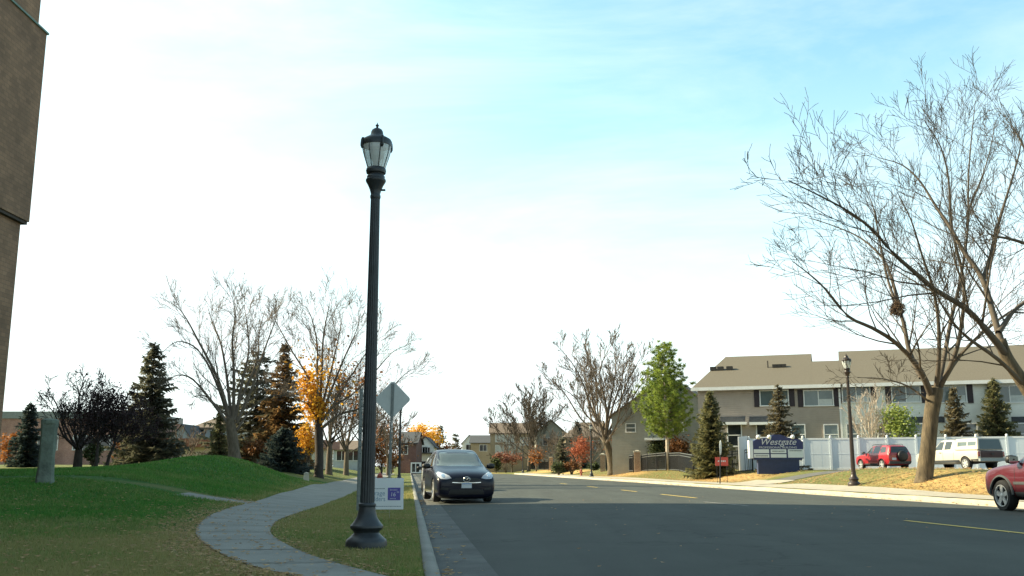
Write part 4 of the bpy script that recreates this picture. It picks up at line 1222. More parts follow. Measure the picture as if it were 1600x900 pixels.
def silver_car():
    p = spot(672, 1.45); q = Vector(xy(1.15, 36.0))
    head = -T; rz = math.atan2(-head.x, head.y)
    t = thing('parked_car', 'silver car parked behind the dark SUV by the left kerb', 'car', (q.x, q.y, 0.03), rz)
    st = [(y * .98, a, b * .95, c * .93, d * .97, e * .97, f * .97) for y, a, b, c, d, e, f in SUVA]
    body, tr = smooth_shell(st, [(1.34, .34), (-1.35, .34)], t, 'silver_car', cutr=.37, halfw=.9)
    patch(tr, 'front', [(-.66, 1.06), (.66, 1.06), (.55, 1.43), (-.55, 1.43)], 'windscreen', 'screen_glass', t, .004)
    for sg, vw in ((-1, 'left'), (1, 'right')):
        patch(tr, vw, [(0.60, 1.04), (-0.28, 1.06), (-0.28, 1.39), (0.10, 1.37)], 'side_window', 'carglass', t)
        patch(tr, vw, [(-0.36, 1.06), (-1.15, 1.08), (-1.12, 1.39), (-0.36, 1.40)], 'side_window', 'carglass', t)
        hl = [(.50, .66), (.78, .68), (.83, .82), (.62, .80)]
        patch(tr, 'front', hl if sg > 0 else mirror(hl), 'headlight', 'lens', t, .01, .04)
        mm = MB(); mm.lathe([(-.12, .03), (-.1, .07), (0, .085), (.1, .075), (.12, .04)], 12, axis='x')
        mm.build('wing_mirror', 'trim', t, smooth=True, loc=(sg * 1.02, .5, 1.03))
        for y in (1.34, -1.35): wheel(t, sg * .8, y, .34, .22, sg)
    patch(tr, 'front', [(-.42, .56), (.42, .56), (.38, .68), (-.38, .68)], 'grille', 'trim', t, .008)
    patch(tr, 'front', [(-.5, .3), (.5, .3), (.46, .42), (-.46, .42)], 'lower_intake', 'trim', t, .008)
    MB().box((0, 0, 0.34), (1.45, 3.9, 0.2)).build('underbody', 'well', t)
silver_car()

SUVB = [  # boxier small utility, front at +y
 (2.13, .36, .62, .74, .56, .4, .64), (2.08, .28, .80, .88, .76, .5, .80), (1.9, .26, .93, .98, .83, .56, .87), (1.4, .26, 1.0, 1.05, .85, .6, .885),
 (1.05, .26, 1.03, 1.08, .85, .62, .89), (0.86, .26, 1.04, 1.12, .85, .66, .89), (0.30, .26, 1.06, 1.56, .845, .63, .89), (0.0, .26, 1.07, 1.64, .845, .62, .89),
 (-1.0, .26, 1.09, 1.665, .845, .63, .89), (-1.75, .28, 1.11, 1.645, .84, .64, .885), (-1.98, .32, 1.10, 1.55, .82, .63, .87), (-2.09, .36, 1.08, 1.2, .79, .62, .84), (-2.13, .42, .95, 1.0, .72, .56, .78)]
def utility(label, loc, rz, paint, spare, rails=True):
    t = thing('parked_suv', label, 'car', loc, rz)
    body, tr = smooth_shell(SUVB, [(1.3, .36), (-1.3, .36)], t, paint, cutr=.40, halfw=.88)
    patch(tr, 'front', [(-.66, 1.14), (.66, 1.14), (.56, 1.54), (-.56, 1.54)], 'windscreen', 'screen_glass', t, .004)
    patch(tr, 'back', [(-.64, 1.14), (.64, 1.14), (.56, 1.54), (-.56, 1.54)], 'rear_window', 'carglass', t, .006)
    for sg, vw in ((-1, 'left'), (1, 'right')):
        patch(tr, vw, [(0.66, 1.10), (-0.10, 1.11), (-0.10, 1.52), (0.28, 1.50)], 'side_window', 'carglass', t)
        patch(tr, vw, [(-0.20, 1.11), (-0.98, 1.13), (-0.95, 1.53), (-0.20, 1.53)], 'side_window', 'carglass', t)
        patch(tr, vw, [(-1.10, 1.14), (-1.72, 1.16), (-1.62, 1.50), (-1.08, 1.53)], 'side_window', 'carglass', t)
        patch(tr, vw, [(.84, .27), (-.84, .27), (-.84, .44), (.84, .44)], 'sill_cladding', 'cladding', t, .014)
        patch(tr, vw, [(.84, .60), (-1.8, .62), (-1.8, .68), (.84, .66)], 'rubbing_strip', 'cladding' if not spare else paint, t, .012)
        for y in (0.78, -0.15, -1.0):
            patch(tr, vw, [(y - .007, .46), (y + .007, .46), (y + .007, 1.08), (y - .007, 1.08)], 'door_seam', 'trim', t, .002, thick=.004)
        for y in (0.02, -.86):
            patch(tr, vw, [(y - .09, .93), (y + .09, .93), (y + .09, .965), (y - .09, .965)], 'door_handle', 'trim', t, .03, thick=.03)
        hl = [(.46, .72), (.74, .72), (.80, .86), (.56, .86)]
        patch(tr, 'front', hl if sg > 0 else mirror(hl), 'headlight', 'lens', t, .01, .04)
        tl = [(.67, .92), (.78, .90), (.68, 1.34), (.61, 1.34)] if spare else [(.6, .8), (.8, .8), (.8, 1.08), (.66, 1.08)]
        patch(tr, 'back', tl if sg > 0 else mirror(tl), 'tail_light', 'redlens', t, .012, .05)
        mm = MB(); mm.lathe([(-.12, .03), (-.1, .08), (0, .10), (.1, .085), (.12, .04)], 14, axis='x')
        mo = mm.build('wing_mirror', 'trim', t, smooth=True, loc=(sg * 1.0, .66, 1.14))
        MB().box((-sg * .13, 0, -.05), (.1, .05, .04)).build('mirror_arm', 'trim', mo)
        MB().box((0, -.085, 0), (.2, .02, .13)).build('mirror_glass', 'chrome', mo)
        if rails:
            MB().tube([(sg * .57, .2, 1.60), (sg * .57, .1, 1.69), (sg * .57, -1.5, 1.71), (sg * .57, -1.6, 1.64)], .018, 6).build('roof_rail', 'trim', t)
        for y in (1.3, -1.3): wheel(t, sg * .79, y, .345, .225, sg, 5, 'alloy', .7)
        for y in (1.3, -1.3):
            ar = MB(); ar.tube([(sg * .885, y + .42 * math.cos(a), .36 + .42 * math.sin(a)) for a in np.linspace(R(2), R(178), 15)], .028, 6)
            ar.build('arch_flare', paint if spare else 'cladding', t)
    patch(tr, 'back', [(-.8, .40), (.8, .40), (.8, .58), (-.8, .58)], 'rear_bumper', 'cladding', t, .03, thick=.04)
    patch(tr, 'front', [(-.4, .72), (.4, .72), (.4, .86), (-.4, .86)], 'grille', 'trim', t, .008)
    if spare:
        sp = MB(); sp.lathe([(-.2, .05), (-.2, .27), (-.17, .34), (-.1, .36), (0.02, .36), (.04, .3)], 28, axis='y')
        so = sp.build('spare_wheel_cover', 'trim', t, smooth=True, loc=(.12, -2.13, .92))
        pt = patch(tr, 'back', [(-.62, .66), (-.32, .66), (-.32, .81), (-.62, .81)], 'number_plate', 'plate', t, .02)
    MB().box((0, 0, .36), (1.4, 3.6, .2)).build('underbody', 'well', t)
    return t
# red car in the lot, tail towards the camera
p = col(1391, 62.6)
c_ = utility('bright red small SUV with black spare-wheel cover in front of the white fence', (p.x, p.y + 1.2, Z(p.x, p.y) + 0.02), R(11), 'red_car', True); c_.scale = (.95, .95, .95)
# maroon car cut by the right edge
fw = at_z(1567, 793, 0.02)
hd_ = Vector((T.x, T.y)); rz = math.atan2(-hd_.x, hd_.y)
rt = Vector((hd_.y, -hd_.x))
fw2 = Vector((fw.x, fw.y)) * (24.9 / fw.y)
ctr = fw2 + rt * 1.0 - hd_ * 1.45
c_ = utility('maroon SUV at the right edge of the photo, only its front wheel and bonnet showing', (ctr.x, ctr.y, 0.01), rz, 'maroon_car', False)
c_.scale = (1.12, 1.12, 1.12)

# white pickup with a topper
def pickup():
    p = col(1536, 56.5)
    z0 = Z(p.x, p.y) + 0.022
    t = thing('parked_pickup', 'white extended-cab pickup with white topper and tailgate painted dark as shade near the white fence', 'pickup', (p.x - .3, p.y + 2.3, z0), R(15))
    ST = [(2.80, .45, .70, .84, .66, .5, .74), (2.74, .36, .92, 1.0, .84, .6, .9), (2.5, .34, 1.03, 1.09, .90, .62, .95), (1.8, .34, 1.10, 1.15, .91, .64, .96), (1.45, .34, 1.12, 1.18, .91, .68, .96),
          (1.25, .34, 1.14, 1.24, .91, .72, .96), (0.75, .34, 1.15, 1.72, .90, .68, .96), (0.5, .34, 1.15, 1.80, .90, .68, .96), (-.3, .34, 1.15, 1.81, .90, .68, .96), (-.62, .34, 1.15, 1.76, .90, .68, .96),
          (-.72, .34, 1.15, 1.5, .90, .70, .96), (-.78, .36, 1.14, 1.17, .90, .7, .96), (-1.0, .42, 1.14, 1.15, .91, .7, .96), (-2.4, .46, 1.14, 1.15, .91, .7, .96), (-2.66, .48, 1.13, 1.14, .90, .7, .95), (-2.72, .52, 1.05, 1.07, .86, .66, .9)]
    body, tr = smooth_shell(ST, [(1.95, .38), (-1.65, .38)], t, 'white_car', cutr=.44, halfw=.95)
    patch(tr, 'front', [(-.7, 1.26), (.7, 1.26), (.6, 1.70), (-.6, 1.70)], 'windscreen', 'carglass', t)
    for sg, vw in ((-1, 'left'), (1, 'right')):
        patch(tr, vw, [(1.05, 1.18), (.28, 1.19), (.28, 1.66), (.66, 1.66)], 'side_window', 'carglass', t)
        patch(tr, vw, [(.12, 1.20), (-.42, 1.21), (-.42, 1.66), (.12, 1.67)], 'side_window', 'carglass', t)
        patch(tr, vw, [(1.45, .42), (-1.15, .46), (-1.15, .60), (1.45, .56)], 'two_tone_band', 'cladding', t, .01)
        patch(tr, vw, [(-2.1, .50), (-2.68, .52), (-2.68, .64), (-2.1, .62)], 'two_tone_band', 'cladding', t, .01)
        for y in (1.2, .2, -.72): patch(tr, vw, [(y - .008, .5), (y + .008, .5), (y + .008, 1.12), (y - .008, 1.12)], 'door_seam', 'trim', t, .002, thick=.004)
        patch(tr, vw, [(.32, 1.0), (.5, 1.0), (.5, 1.04), (.32, 1.04)], 'door_handle', 'trim', t, .03, thick=.03)
        mm = MB(); mm.box((0, 0, 0), (.22, .12, .24)); mm.build('wing_mirror', 'trim', t, loc=(sg * 1.08, 1.05, 1.26))
        tl = [(.78, .78), (.9, .78), (.9, 1.12), (.78, 1.12)]
        patch(tr, 'back', tl if sg > 0 else mirror(tl), 'tail_light', 'redlens', t, .012)
        hl = [(.5, .78), (.82, .78), (.84, .94), (.5, .94)]
        patch(tr, 'front', hl if sg > 0 else mirror(hl), 'headlight', 'lens', t, .012)
        for y in (1.95, -1.65): wheel(t, sg * .84, y, .385, .25, sg, 6, 'alloy', .62)
    # topper
    tp = MB()
    a, b = -2.68, -.74
    tp.add([(-.9, a, 1.15), (.9, a, 1.15), (.9, b, 1.15), (-.9, b, 1.15), (-.78, a + .1, 1.84), (.78, a + .1, 1.84), (.78, b - .04, 1.80), (-.78, b - .04, 1.80)],
           [(3, 2, 1, 0), (4, 5, 6, 7), (0, 1, 5, 4), (1, 2, 6, 5), (2, 3, 7, 6), (3, 0, 4, 7)])
    to = tp.build('topper', 'white_car', t)
    bv = to.modifiers.new('b', 'BEVEL'); bv.width = .06; bv.segments = 3
    for sg in (-1, 1):
        for y0, y1 in ((-1.0, -1.75), (-1.85, -2.5)):
            xw = sg * .868; xt = sg * .815
            MB().add([(xw + sg * .008, y0, 1.27), (xw + sg * .008, y1, 1.27), (xt + sg * .008, y1, 1.62), (xt + sg * .008, y0, 1.62), (xw - sg * .02, y0, 1.27), (xw - sg * .02, y1, 1.27), (xt - sg * .02, y1, 1.62), (xt - sg * .02, y0, 1.62)],
                     [(0, 1, 2, 3), (7, 6, 5, 4), (0, 4, 5, 1), (1, 5, 6, 2), (2, 6, 7, 3), (3, 7, 4, 0)]).build('topper_window', 'pane', t)
    MB().add([(-.76, a - .012, 1.2), (.76, a - .012, 1.2), (.68, a + .082, 1.76), (-.68, a + .082, 1.76), (-.76, a + .03, 1.2), (.76, a + .03, 1.2), (.68, a + .11, 1.76), (-.68, a + .11, 1.76)],
             [(0, 1, 2, 3), (7, 6, 5, 4), (0, 4, 5, 1), (1, 5, 6, 2), (2, 6, 7, 3), (3, 7, 4, 0)]).build('topper_rear_window', 'carglass', t)
    tg = patch(tr, 'back', [(-.74, .72), (.74, .72), (.74, 1.1), (-.74, 1.1)], 'tailgate', 'bin_dark', t, .03, thick=.03)  # tailgate coloured dark to stand for shade on the tail
    MB().box((0, -2.8, .92), (.2, .03, .07)).build('latch', 'trim', tg)
    MB().box((0, -2.75, .60), (1.78, .16, .16)).build('rear_bumper', 'galv', t)
    MB().box((0, 0, .5), (1.2, 4.9, .2)).build('underbody', 'well', t)
    return t
pickup()

# ------------------------------------------------------------------ monument sign
SY = 61.0
sl_, sr_ = at(1178, 730, SY), at(1256, 730, SY)
sc_ = (sl_ + sr_) / 2
zb = Z(sc_.x, SY) - 0.02
t = thing('monument_sign', 'navy monument sign reading Westgate above white tenant panels', 'sign', (sc_.x, SY, zb), R(-4))
def mx(u): return at(u, 730, SY).x - sc_.x
def mz(v): return at(1216, v, SY).z - zb
x0, x1 = mx(1178.5), mx(1256)
MB().box((mx(1217), 0.25, (mz(718.5)) / 2), (mx(1248) - mx(1184.5), 0.5, mz(718.5))).box((mx(1217), 0.25, mz(717.5)), (mx(1253) - mx(1180), 0.58, 0.1)).build('base', 'sign_base', t)
# board with a raised shaped top
zt_, zs_ = mz(684.5), mz(700.5)
ptop = [(x0, mz(716.5)), (x1, mz(716.5)), (x1, mz(690)), (x1 - .25, mz(686)), (mx(1235), mz(684.5)), (mx(1229), mz(681.5)), (mx(1222), mz(679)), (mx(1212), mz(679)), (mx(1206), mz(681.5)), (mx(1200), mz(684.5)), (x0 + .25, mz(686)), (x0, mz(690))]
MB().prism(ptop, 0.0, 0.5).build('board', 'sign_blue', t)
sd = MB().box((x0 - 0.12, 0.26, (mz(688) + mz(716)) / 2), (0.23, 0.56, mz(688) - mz(716)))
sd.box((x1 + 0.05, 0.26, (mz(688) + mz(700)) / 2), (0.1, 0.5, mz(688) - mz(700)))
sd.build('side_return', 'sign_side', t)
panels = [((1179.5, 702), (1203, 708)), ((1205.5, 702), (1229.5, 708)), ((1232, 702), (1255.5, 715)), ((1179.5, 709.5), (1203, 715)), ((1205.5, 709.5), (1229.5, 715))]
random.seed(3)
for i, ((ua, va_), (ub, vb_)) in enumerate(panels):
    po = MB().box(((mx(ua) + mx(ub)) / 2, -0.015, (mz(va_) + mz(vb_)) / 2), (mx(ub) - mx(ua), 0.03, mz(va_) - mz(vb_))).build('tenant_panel', 'sign_white', t)
    tx = MB(); u = ua + 2.5
    vv = 704.3 if i == 2 else (va_ + vb_) / 2
    if i in (1, 2, 3):
        while u < ub - 3.2:
            wd = random.uniform(.7, 1.6); tx.box((mx(u + wd / 2), -0.034, mz(vv)), (mx(u + wd) - mx(u), 0.01, 0.055)); u += wd + .5
        tx.build('fine_print', 'letter_dark', po)
letters('Westgate', 0.54, 0.01, 'headline', 'letter', t, (mx(1217), -0.013, mz(694.8)), (R(90), 0, 0), 0.35, 1.05)
letters('PROFESSIONAL BUILDING', 0.17, 0.008, 'headline', 'letter', t, (mx(1217), -0.011, mz(700.6)), (R(90), 0, 0), 0, 1.18)
for u in (1186, 1203, 1239):
    fl = MB(); fl.tube([(mx(u), 0.3, mz(685)), (mx(u), -0.35, mz(683.5))], 0.02, 6)
    fl.lathe([(-.14, .05), (-.08, .12), (.05, .14), (.1, .07)], 12, (mx(u), -0.35, mz(683)), axis='x')
    fl.build('floodlight', 'white_trim', t, smooth=True)
for ua, ub in ((1192, 1203), (1228, 1239)):
    MB().tube([(mx(ua), 0.2, mz(683.6)), (mx(ub), 0.2, mz(683.6))], 0.035, 6).build('conduit', 'white_trim', t)

# ------------------------------------------------------------------ fences
FY = 67.5
fc = at(1320, 730, FY)
def fx(u):
    k = (u - 800) / FPX * CS
    c, s = math.cos(YAW), math.sin(YAW)
    return (k * FY - fc.x) / (c - k * s)
fb_ = 0.88
t = thing('vinyl_fence', 'long white vinyl privacy fence in front of the townhouses', 'fence', (fc.x, FY, fb_), YAW)
f0, f1 = fx(1172), fx(1780)
npan = 13; step = (f1 - f0) / npan
ft = at(1320, 685.5, FY).z - fb_
for i in range(npan):
    xa, xb = f0 + i * step + 0.07, f0 + (i + 1) * step - 0.07
    pn = MB().box(((xa + xb) / 2, 0, ft / 2 + .06), (xb - xa, 0.04, ft - .22))
    k = 3
    for j in range(1, k): pn.box((xa + (xb - xa) * j / k, -0.021, ft / 2 + .06), (.012, .004, ft - .24))
    po = pn.build('panel', 'vinyl', t)
    MB().box(((xa + xb) / 2, 0, ft), (xb - xa, 0.07, 0.12)).build('rail', 'vinyl_trim', po)
    MB().box(((xa + xb) / 2, 0, .1), (xb - xa, 0.07, 0.14)).build('rail', 'vinyl_trim', po)
    MB().box(((xa + xb) / 2, 0, ft * .52), (xb - xa, 0.055, 0.05)).build('rail', 'vinyl', po)
for i in range(npan + 1):
    po = MB().box((f0 + i * step, 0, ft / 2 - .2), (.13, .13, ft + .5)).build('fence_post', 'vinyl', t)
    MB().lathe([(0, .09), (.03, .09), (.04, .05), (.06, .07), (.11, .085), (.16, .06), (.18, .0)], 12, (f0 + i * step, 0, ft + .05)).build('post_cap', 'vinyl_trim', po, smooth=True)
# raised return at the fence's left end
MB().add([(f0 - .1, .1, 0), (f0 - .35, -3.4, 0), (f0 - .35, -3.4, ft + .1), (f0 - .1, .1, ft + .25), (f0 - .16, .1, 0), (f0 - .41, -3.4, 0), (f0 - .41, -3.4, ft + .1), (f0 - .16, .1, ft + .25)],
         [(3, 2, 1, 0), (4, 5, 6, 7), (0, 1, 5, 4), (1, 2, 6, 5), (2, 3, 7, 6), (3, 0, 4, 7)]).build('return_panel', 'vinyl_trim', t)

# dark iron railing with brick piers along the right verge
def railing(label, pts, h, grp='dark iron railings on the right side'):
    a = pts[0]
    t = thing('iron_railing', label, 'railing', (a.x, a.y, 0), 0, grp)
    for i in range(len(pts) - 1):
        p, q = pts[i], pts[i + 1]
        L = (Vector((q.x, q.y)) - Vector((p.x, p.y))).length
        n = max(2, int(L / 0.13))
        pk = MB()
        for j in range(1, n):
            f = j / n; x = p.x + (q.x - p.x) * f - a.x; y = p.y + (q.y - p.y) * f - a.y; z = p.z + (q.z - p.z) * f
            pk.box((x, y, z + h / 2), (.028, .028, h - .1))
        pk.build('pickets', 'iron', t)
        for zz in (.12, h - .22, h - .03):
            MB().tube([(p.x - a.x, p.y - a.y, p.z + zz), (q.x - a.x, q.y - a.y, q.z + zz)], .034, 4).build('rail', 'grey_iron', t)
    for p in pts:
        MB().box((p.x - a.x, p.y - a.y, p.z + h / 2), (.09, .09, h + .1)).build('rail_post', 'iron', t)
def pier(label, p, h=1.75):
    t = thing('brick_pier', label, 'pier', p, R(-6), 'tan brick piers of the railing')
    MB().box((0, 0, h / 2 - .1), (.58, .58, h + .1)).build('shaft', 'pier', t)
    MB().box((0, 0, h + .0), (.72, .72, .14)).box((0, 0, h + .1), (.5, .5, .1), taper=.5).build('coping', 'coping', t)
def rsp(u, d):
    q = spot(u, d); return q
P = [rsp(996, W + 5.2), rsp(942, W + 5.2), rsp(861, W + 5.2), rsp(793, W + 5.2)]
pier('tan brick pier right of the large leaning bare tree', P[0], 1.95)
pier('tan brick pier left of the large leaning bare tree', P[1], 1.9)
pier('tan brick pier at the end of the railing by the evergreen shrubs', P[2], 1.95)
pier('farthest tan brick pier beyond the bushy bare tree', P[3], 2.0)
e0 = rsp(1041, W + 5.6)
railing('dark iron railing between the right-hand pier and the bright pine trunk', [P[0] + Vector((.4, 0, 0)), rsp(1012, W + 5.3), rsp(1026, W + 5.4), e0], 1.6)
railing('dark iron railing crossing behind the large leaning bare tree', [P[1] + Vector((.4, 0, 0)), rsp(967, W + 5.2), P[0] + Vector((-.4, 0, 0))], 1.6)
railing('dark iron railing left of the evergreen shrubs, between two piers', [P[3] + Vector((.4, 0, 0)), rsp(822, W + 5.2), P[2] + Vector((-.4, 0, 0))], 1.6)
e1 = col(1083, 74); e2 = col(1176, 68)
railing('dark iron railing set back from the pine to the left end of the white fence', [e0 + Vector((.3, .3, 0)), col(1062, 82), e1, col(1113, 71), col(1145, 69), e2], 1.55)

# ------------------------------------------------------------------ small signs and street furniture
p = col(1124, 57)
t = thing('parking_sign', 'thin road sign seen nearly edge-on on a leaning dark post', 'road sign', p, R(69))
zt = at(1120, 688, p.y).z - p.z
MB().tube([(0, 0, -.1), (0, 0, zt)], .035, 6).build('post', 'iron', t)
MB().prism([(x, z + zt - .42) for x, z in ellipse(0, 0, .3, .42, 20)], -.02, .02).build('sign_plate', 'sign_white', t)
t.rotation_euler[0] = R(3)
p = col(1128, 60)
zz = at(1129, 721, p.y).z - p.z
t = thing('small_sign', 'small red lawn sign beside the leaning sign post', 'sign', p, R(-4))
MB().box((0, 0, zz), (1.0 * p.y / 62 * .8, .03, .52)).build('panel', 'red_sign', t)
sx_ = MB()
for k in range(5): sx_.box((-.2 + k * .1, -.02, zz + .02), (.06, .008, .09))
sx_.build('lettering', 'sign_white', t)
for sg in (-1, 1): MB().tube([(sg * .3, .02, -.1), (sg * .3, .02, zz + .2)], .015, 5).build('stake', 'iron', t)

p = ground(14, 731)
t = thing('utility_cabinet', 'small grey-green utility cabinet at the left edge by the brown building', 'cabinet', p, .2)
k = p.y / FPX
MB().box((0, 0, 9 * k), (9 * k, 8 * k, 19 * k)).build('body', 'utility', t)
MB().box((0, 0, 19 * k), (10 * k, 9 * k, 1.5 * k)).build('lid', 'plate', t)
p = spot(21, -34)
p = ground(22, 730)
t = thing('waste_bin', 'narrow dark bin beside the grey-green utility cabinet', 'bin', p, .1)
k = p.y / FPX
MB().lathe([(0, 2.4 * k), (20 * k, 2.8 * k)], 12).build('body', 'trim', t)
MB().lathe([(20 * k, 3 * k), (23 * k, 2.2 * k), (24 * k, .5 * k)], 12).build('lid', 'trim', t, smooth=True)
p = ground(90, 729)
t = thing('planter_box', 'dark red steel planter behind the standing stone', 'planter', p, 0)
k = p.y / FPX
MB().box((0, 0, 9 * k), (14 * k, 8 * k, 6 * k), taper=1.25).build('tub', 'bin_dark', t)
for sg in (-1, 1): MB().box((sg * 4 * k, 0, 3 * k), (1.5 * k, 6 * k, 6 * k)).build('leg', 'trim', t)
p = ground(47, 731)
t = thing('dumpster', 'dark flat-topped dumpster behind the small dark spruce', 'dumpster', p, 0)
k = p.y / FPX
MB().box((0, 0, 9 * k), (26 * k, 12 * k, 14 * k), taper=1.06).build('tub', 'roof_dark', t)
MB().box((0, 0, 17 * k), (28 * k, 13 * k, 1.2 * k)).build('lid', 'trim', t)
p = ground(479, 735)
t = thing('lawn_marker', 'small pale pinkish marker stone by the dark trunk of the golden tree', 'marker', p, .3)
k = p.y / FPX
MB().box((0, 0, 6 * k), (9 * k, 4 * k, 14 * k), taper=.8).build('block', 'coping', t)
MB().lathe([(12.5 * k, 3.4 * k), (14 * k, 2.4 * k), (14.5 * k, .3 * k)], 10).build('cap', 'coping', t)
# ------------------------------------------------------------------ bare trees
def rnd_perp(t, rng):
    v = Vector((rng.gauss(0, 1), rng.gauss(0, 1), rng.gauss(0, 1)))
    v = v - t * v.dot(t)
    return v.normalized() if v.length > 1e-6 else Vector((1, 0, 0))
def catmull(pts, n):
    out = []
    P_ = [pts[0] * 2 - pts[1]] + pts + [pts[-1] * 2 - pts[-2]]
    for i in range(1, len(P_) - 2):
        a, b, c, d = P_[i - 1:i + 3]
        for j in range(n):
            t = j / n
            out.append(0.5 * ((2 * b) + (c - a) * t + (2 * a - 5 * b + 4 * c - d) * t * t + (3 * b - a - 3 * c + d) * t ** 3))
    out.append(pts[-1]); return out
class Tree:
    def __init__(s, seed, rmin=.008, up=.25, dens=1.0, droop=0.0):
        s.rng = random.Random(seed); s.crown = MB(); s.rmin = rmin; s.up = up; s.dens = dens; s.tips = []; s.droop = droop
    def branch(s, p, d, L, r, lvl):
        rng = s.rng
        n = 4 if lvl <= 2 else 3
        path = [p]; dirs = []
        for i in range(n):
            d = (d + rnd_perp(d, rng) * (.10 + .03 * lvl) + Vector((0, 0, s.up * .4 - s.droop * lvl * .12))).normalized()
            dirs.append(d); path.append(path[-1] + d * (L / n))
        rad = [max(r * (1 - .86 * i / n), s.rmin) for i in range(n + 1)]
        s.crown.tube(path, rad, 5 if r > .04 else 3, cap=False)
        if lvl >= s.maxl:
            s.tips.append((path[-1], d)); return
        s.spawn(path, rad, L, lvl)
    def spawn(s, path, rad, L, lvl, t0=.22, cnt=None):
        rng = s.rng
        k = cnt if cnt else {1: 9, 2: 6, 3: 4}.get(lvl, 4)
        if lvl >= 2: t0 = .3
        k = max(2, int(k * s.dens + rng.random()))
        m = len(path) - 1
        for j in range(k):
            t = t0 + (1 - t0) * (j + rng.random() * .9) / k
            t = min(t, .995); f = t * m; i = int(f)
            q = path[i].lerp(path[i + 1], f - i)
            tg = (path[i + 1] - path[i]).normalized()
            pr = rnd_perp(tg, rng)
            nd = (tg * rng.uniform(.7, 1.1) + pr * rng.uniform(.42, .78) + Vector((0, 0, s.up))).normalized()
            ln = L * ((.42 - .24 * t) if lvl == 1 else (.58 - .22 * t)) * rng.uniform(.7, 1.25)
            ln = max(ln, .22)
            rr = max(rad[i] * (.42 if lvl < 2 else .55), s.rmin)
            s.branch(q, nd, ln, rr, lvl + 1)
    def limb(s, pts, r0, r1, cnt=None, t0=.15, sub=3, L=None):
        rng = s.rng
        path = catmull(pts, sub)
        n = len(path) - 1
        rad = [r0 + (r1 - r0) * (i / n) ** .8 for i in range(n + 1)]
        s.crown.tube(path, rad, 8 if r0 > .1 else 6, cap=False)
        ln = L if L else sum((path[i + 1] - path[i]).length for i in range(n))
        s.spawn(path, rad, ln, 1, t0, cnt)
        s.tips.append((path[-1], path[-1] - path[-2]))
def dome_tree(name, label, p, H, spread, seed, r0, nl=7, fork=.22, bark='bark', twig='twig', rmin=.012, maxl=4, dens=1.0, up=.25, group=None, lean=(0, 0), qmin=.12, cat='tree', flat=.5, sub2=None, droop=0.0):
    tr = Tree(seed, rmin, up, dens, droop); tr.maxl = maxl; rng = tr.rng
    t = thing(name, label, cat, p, 0, group)
    fh = H * fork
    tk = [Vector((0, 0, -.25)), Vector((lean[0] * .3, lean[1] * .3, fh * .5)), Vector((lean[0], lean[1], fh)), Vector((lean[0] * 1.2, lean[1] * 1.2, fh * 1.45))]
    tb = MB(); pth = catmull(tk, 4); n = len(pth) - 1
    rad = [r0 * (1.35 if i == 0 else 1.12 if i == 1 else 1.0) * (1 - .3 * min(i / n, .66) / .66 - .5 * max(i / n - .66, 0) / .34) for i in range(n + 1)]
    tb.tube(pth, rad, 12)
    tb.build('trunk', bark, t, smooth=True)
    for i in range(nl):
        az = i * 2.399 + rng.uniform(-.4, .4)
        q = qmin + (1 - qmin) * ((i + .5) / nl) ** .7
        rd = spread * q * rng.uniform(.8, 1.1)
        zt = fh + (H - fh) * (1 - flat * q * q) * rng.uniform(.86, 1.0)
        b = Vector((lean[0] * 1.0, lean[1] * 1.0, fh * rng.uniform(.8, 1.25)))
        e = Vector((lean[0] * 1.4 + rd * math.cos(az), lean[1] * 1.4 + rd * math.sin(az), zt))
        m1 = b.lerp(e, .33) + Vector((rd * .06 * math.cos(az), rd * .06 * math.sin(az), (zt - fh) * -.02)) + Vector((rng.gauss(0, .02 * H), rng.gauss(0, .02 * H), 0))
        m2 = b.lerp(e, .68) + Vector((rng.gauss(0, .025 * H), rng.gauss(0, .025 * H), (zt - fh) * .03))
        tr.limb([b, m1, m2, e], r0 * .42 * (1 - .35 * q), max(r0 * .05, rmin), sub2)
    tr.crown.build('branches', twig, t, smooth=True)
    return t, tr

def px_tree(name, label, p, trunk, limbs, seed, bark, twig, rmin, dens, up=.2, group=None, maxl=4):
    """limbs as (u, v, metres nearer(-)/farther(+)) lists"""
    t = thing(name, label, 'tree', p, 0, group)
    W3 = lambda u, v, dy: at(u, v, p.y + dy) - p
    tb = MB(); pth = catmull([W3(u, v, dy) for u, v, dy, r in trunk], 4); n = len(pth) - 1
    rr = [r for *_, r in trunk]
    rad = [float(np.interp(i / n, np.linspace(0, 1, len(rr)), rr)) for i in range(n + 1)]
    tb.tube(pth, rad, 14); tb.build('trunk', bark, t, smooth=True)
    tr = Tree(seed, rmin, up, dens); tr.maxl = maxl
    for pts, r0, r1, cnt in limbs: tr.limb([W3(*q) for q in pts], r0, r1, cnt, .12)
    tr.crown.build('branches', twig, t, smooth=True)
    return t, tr

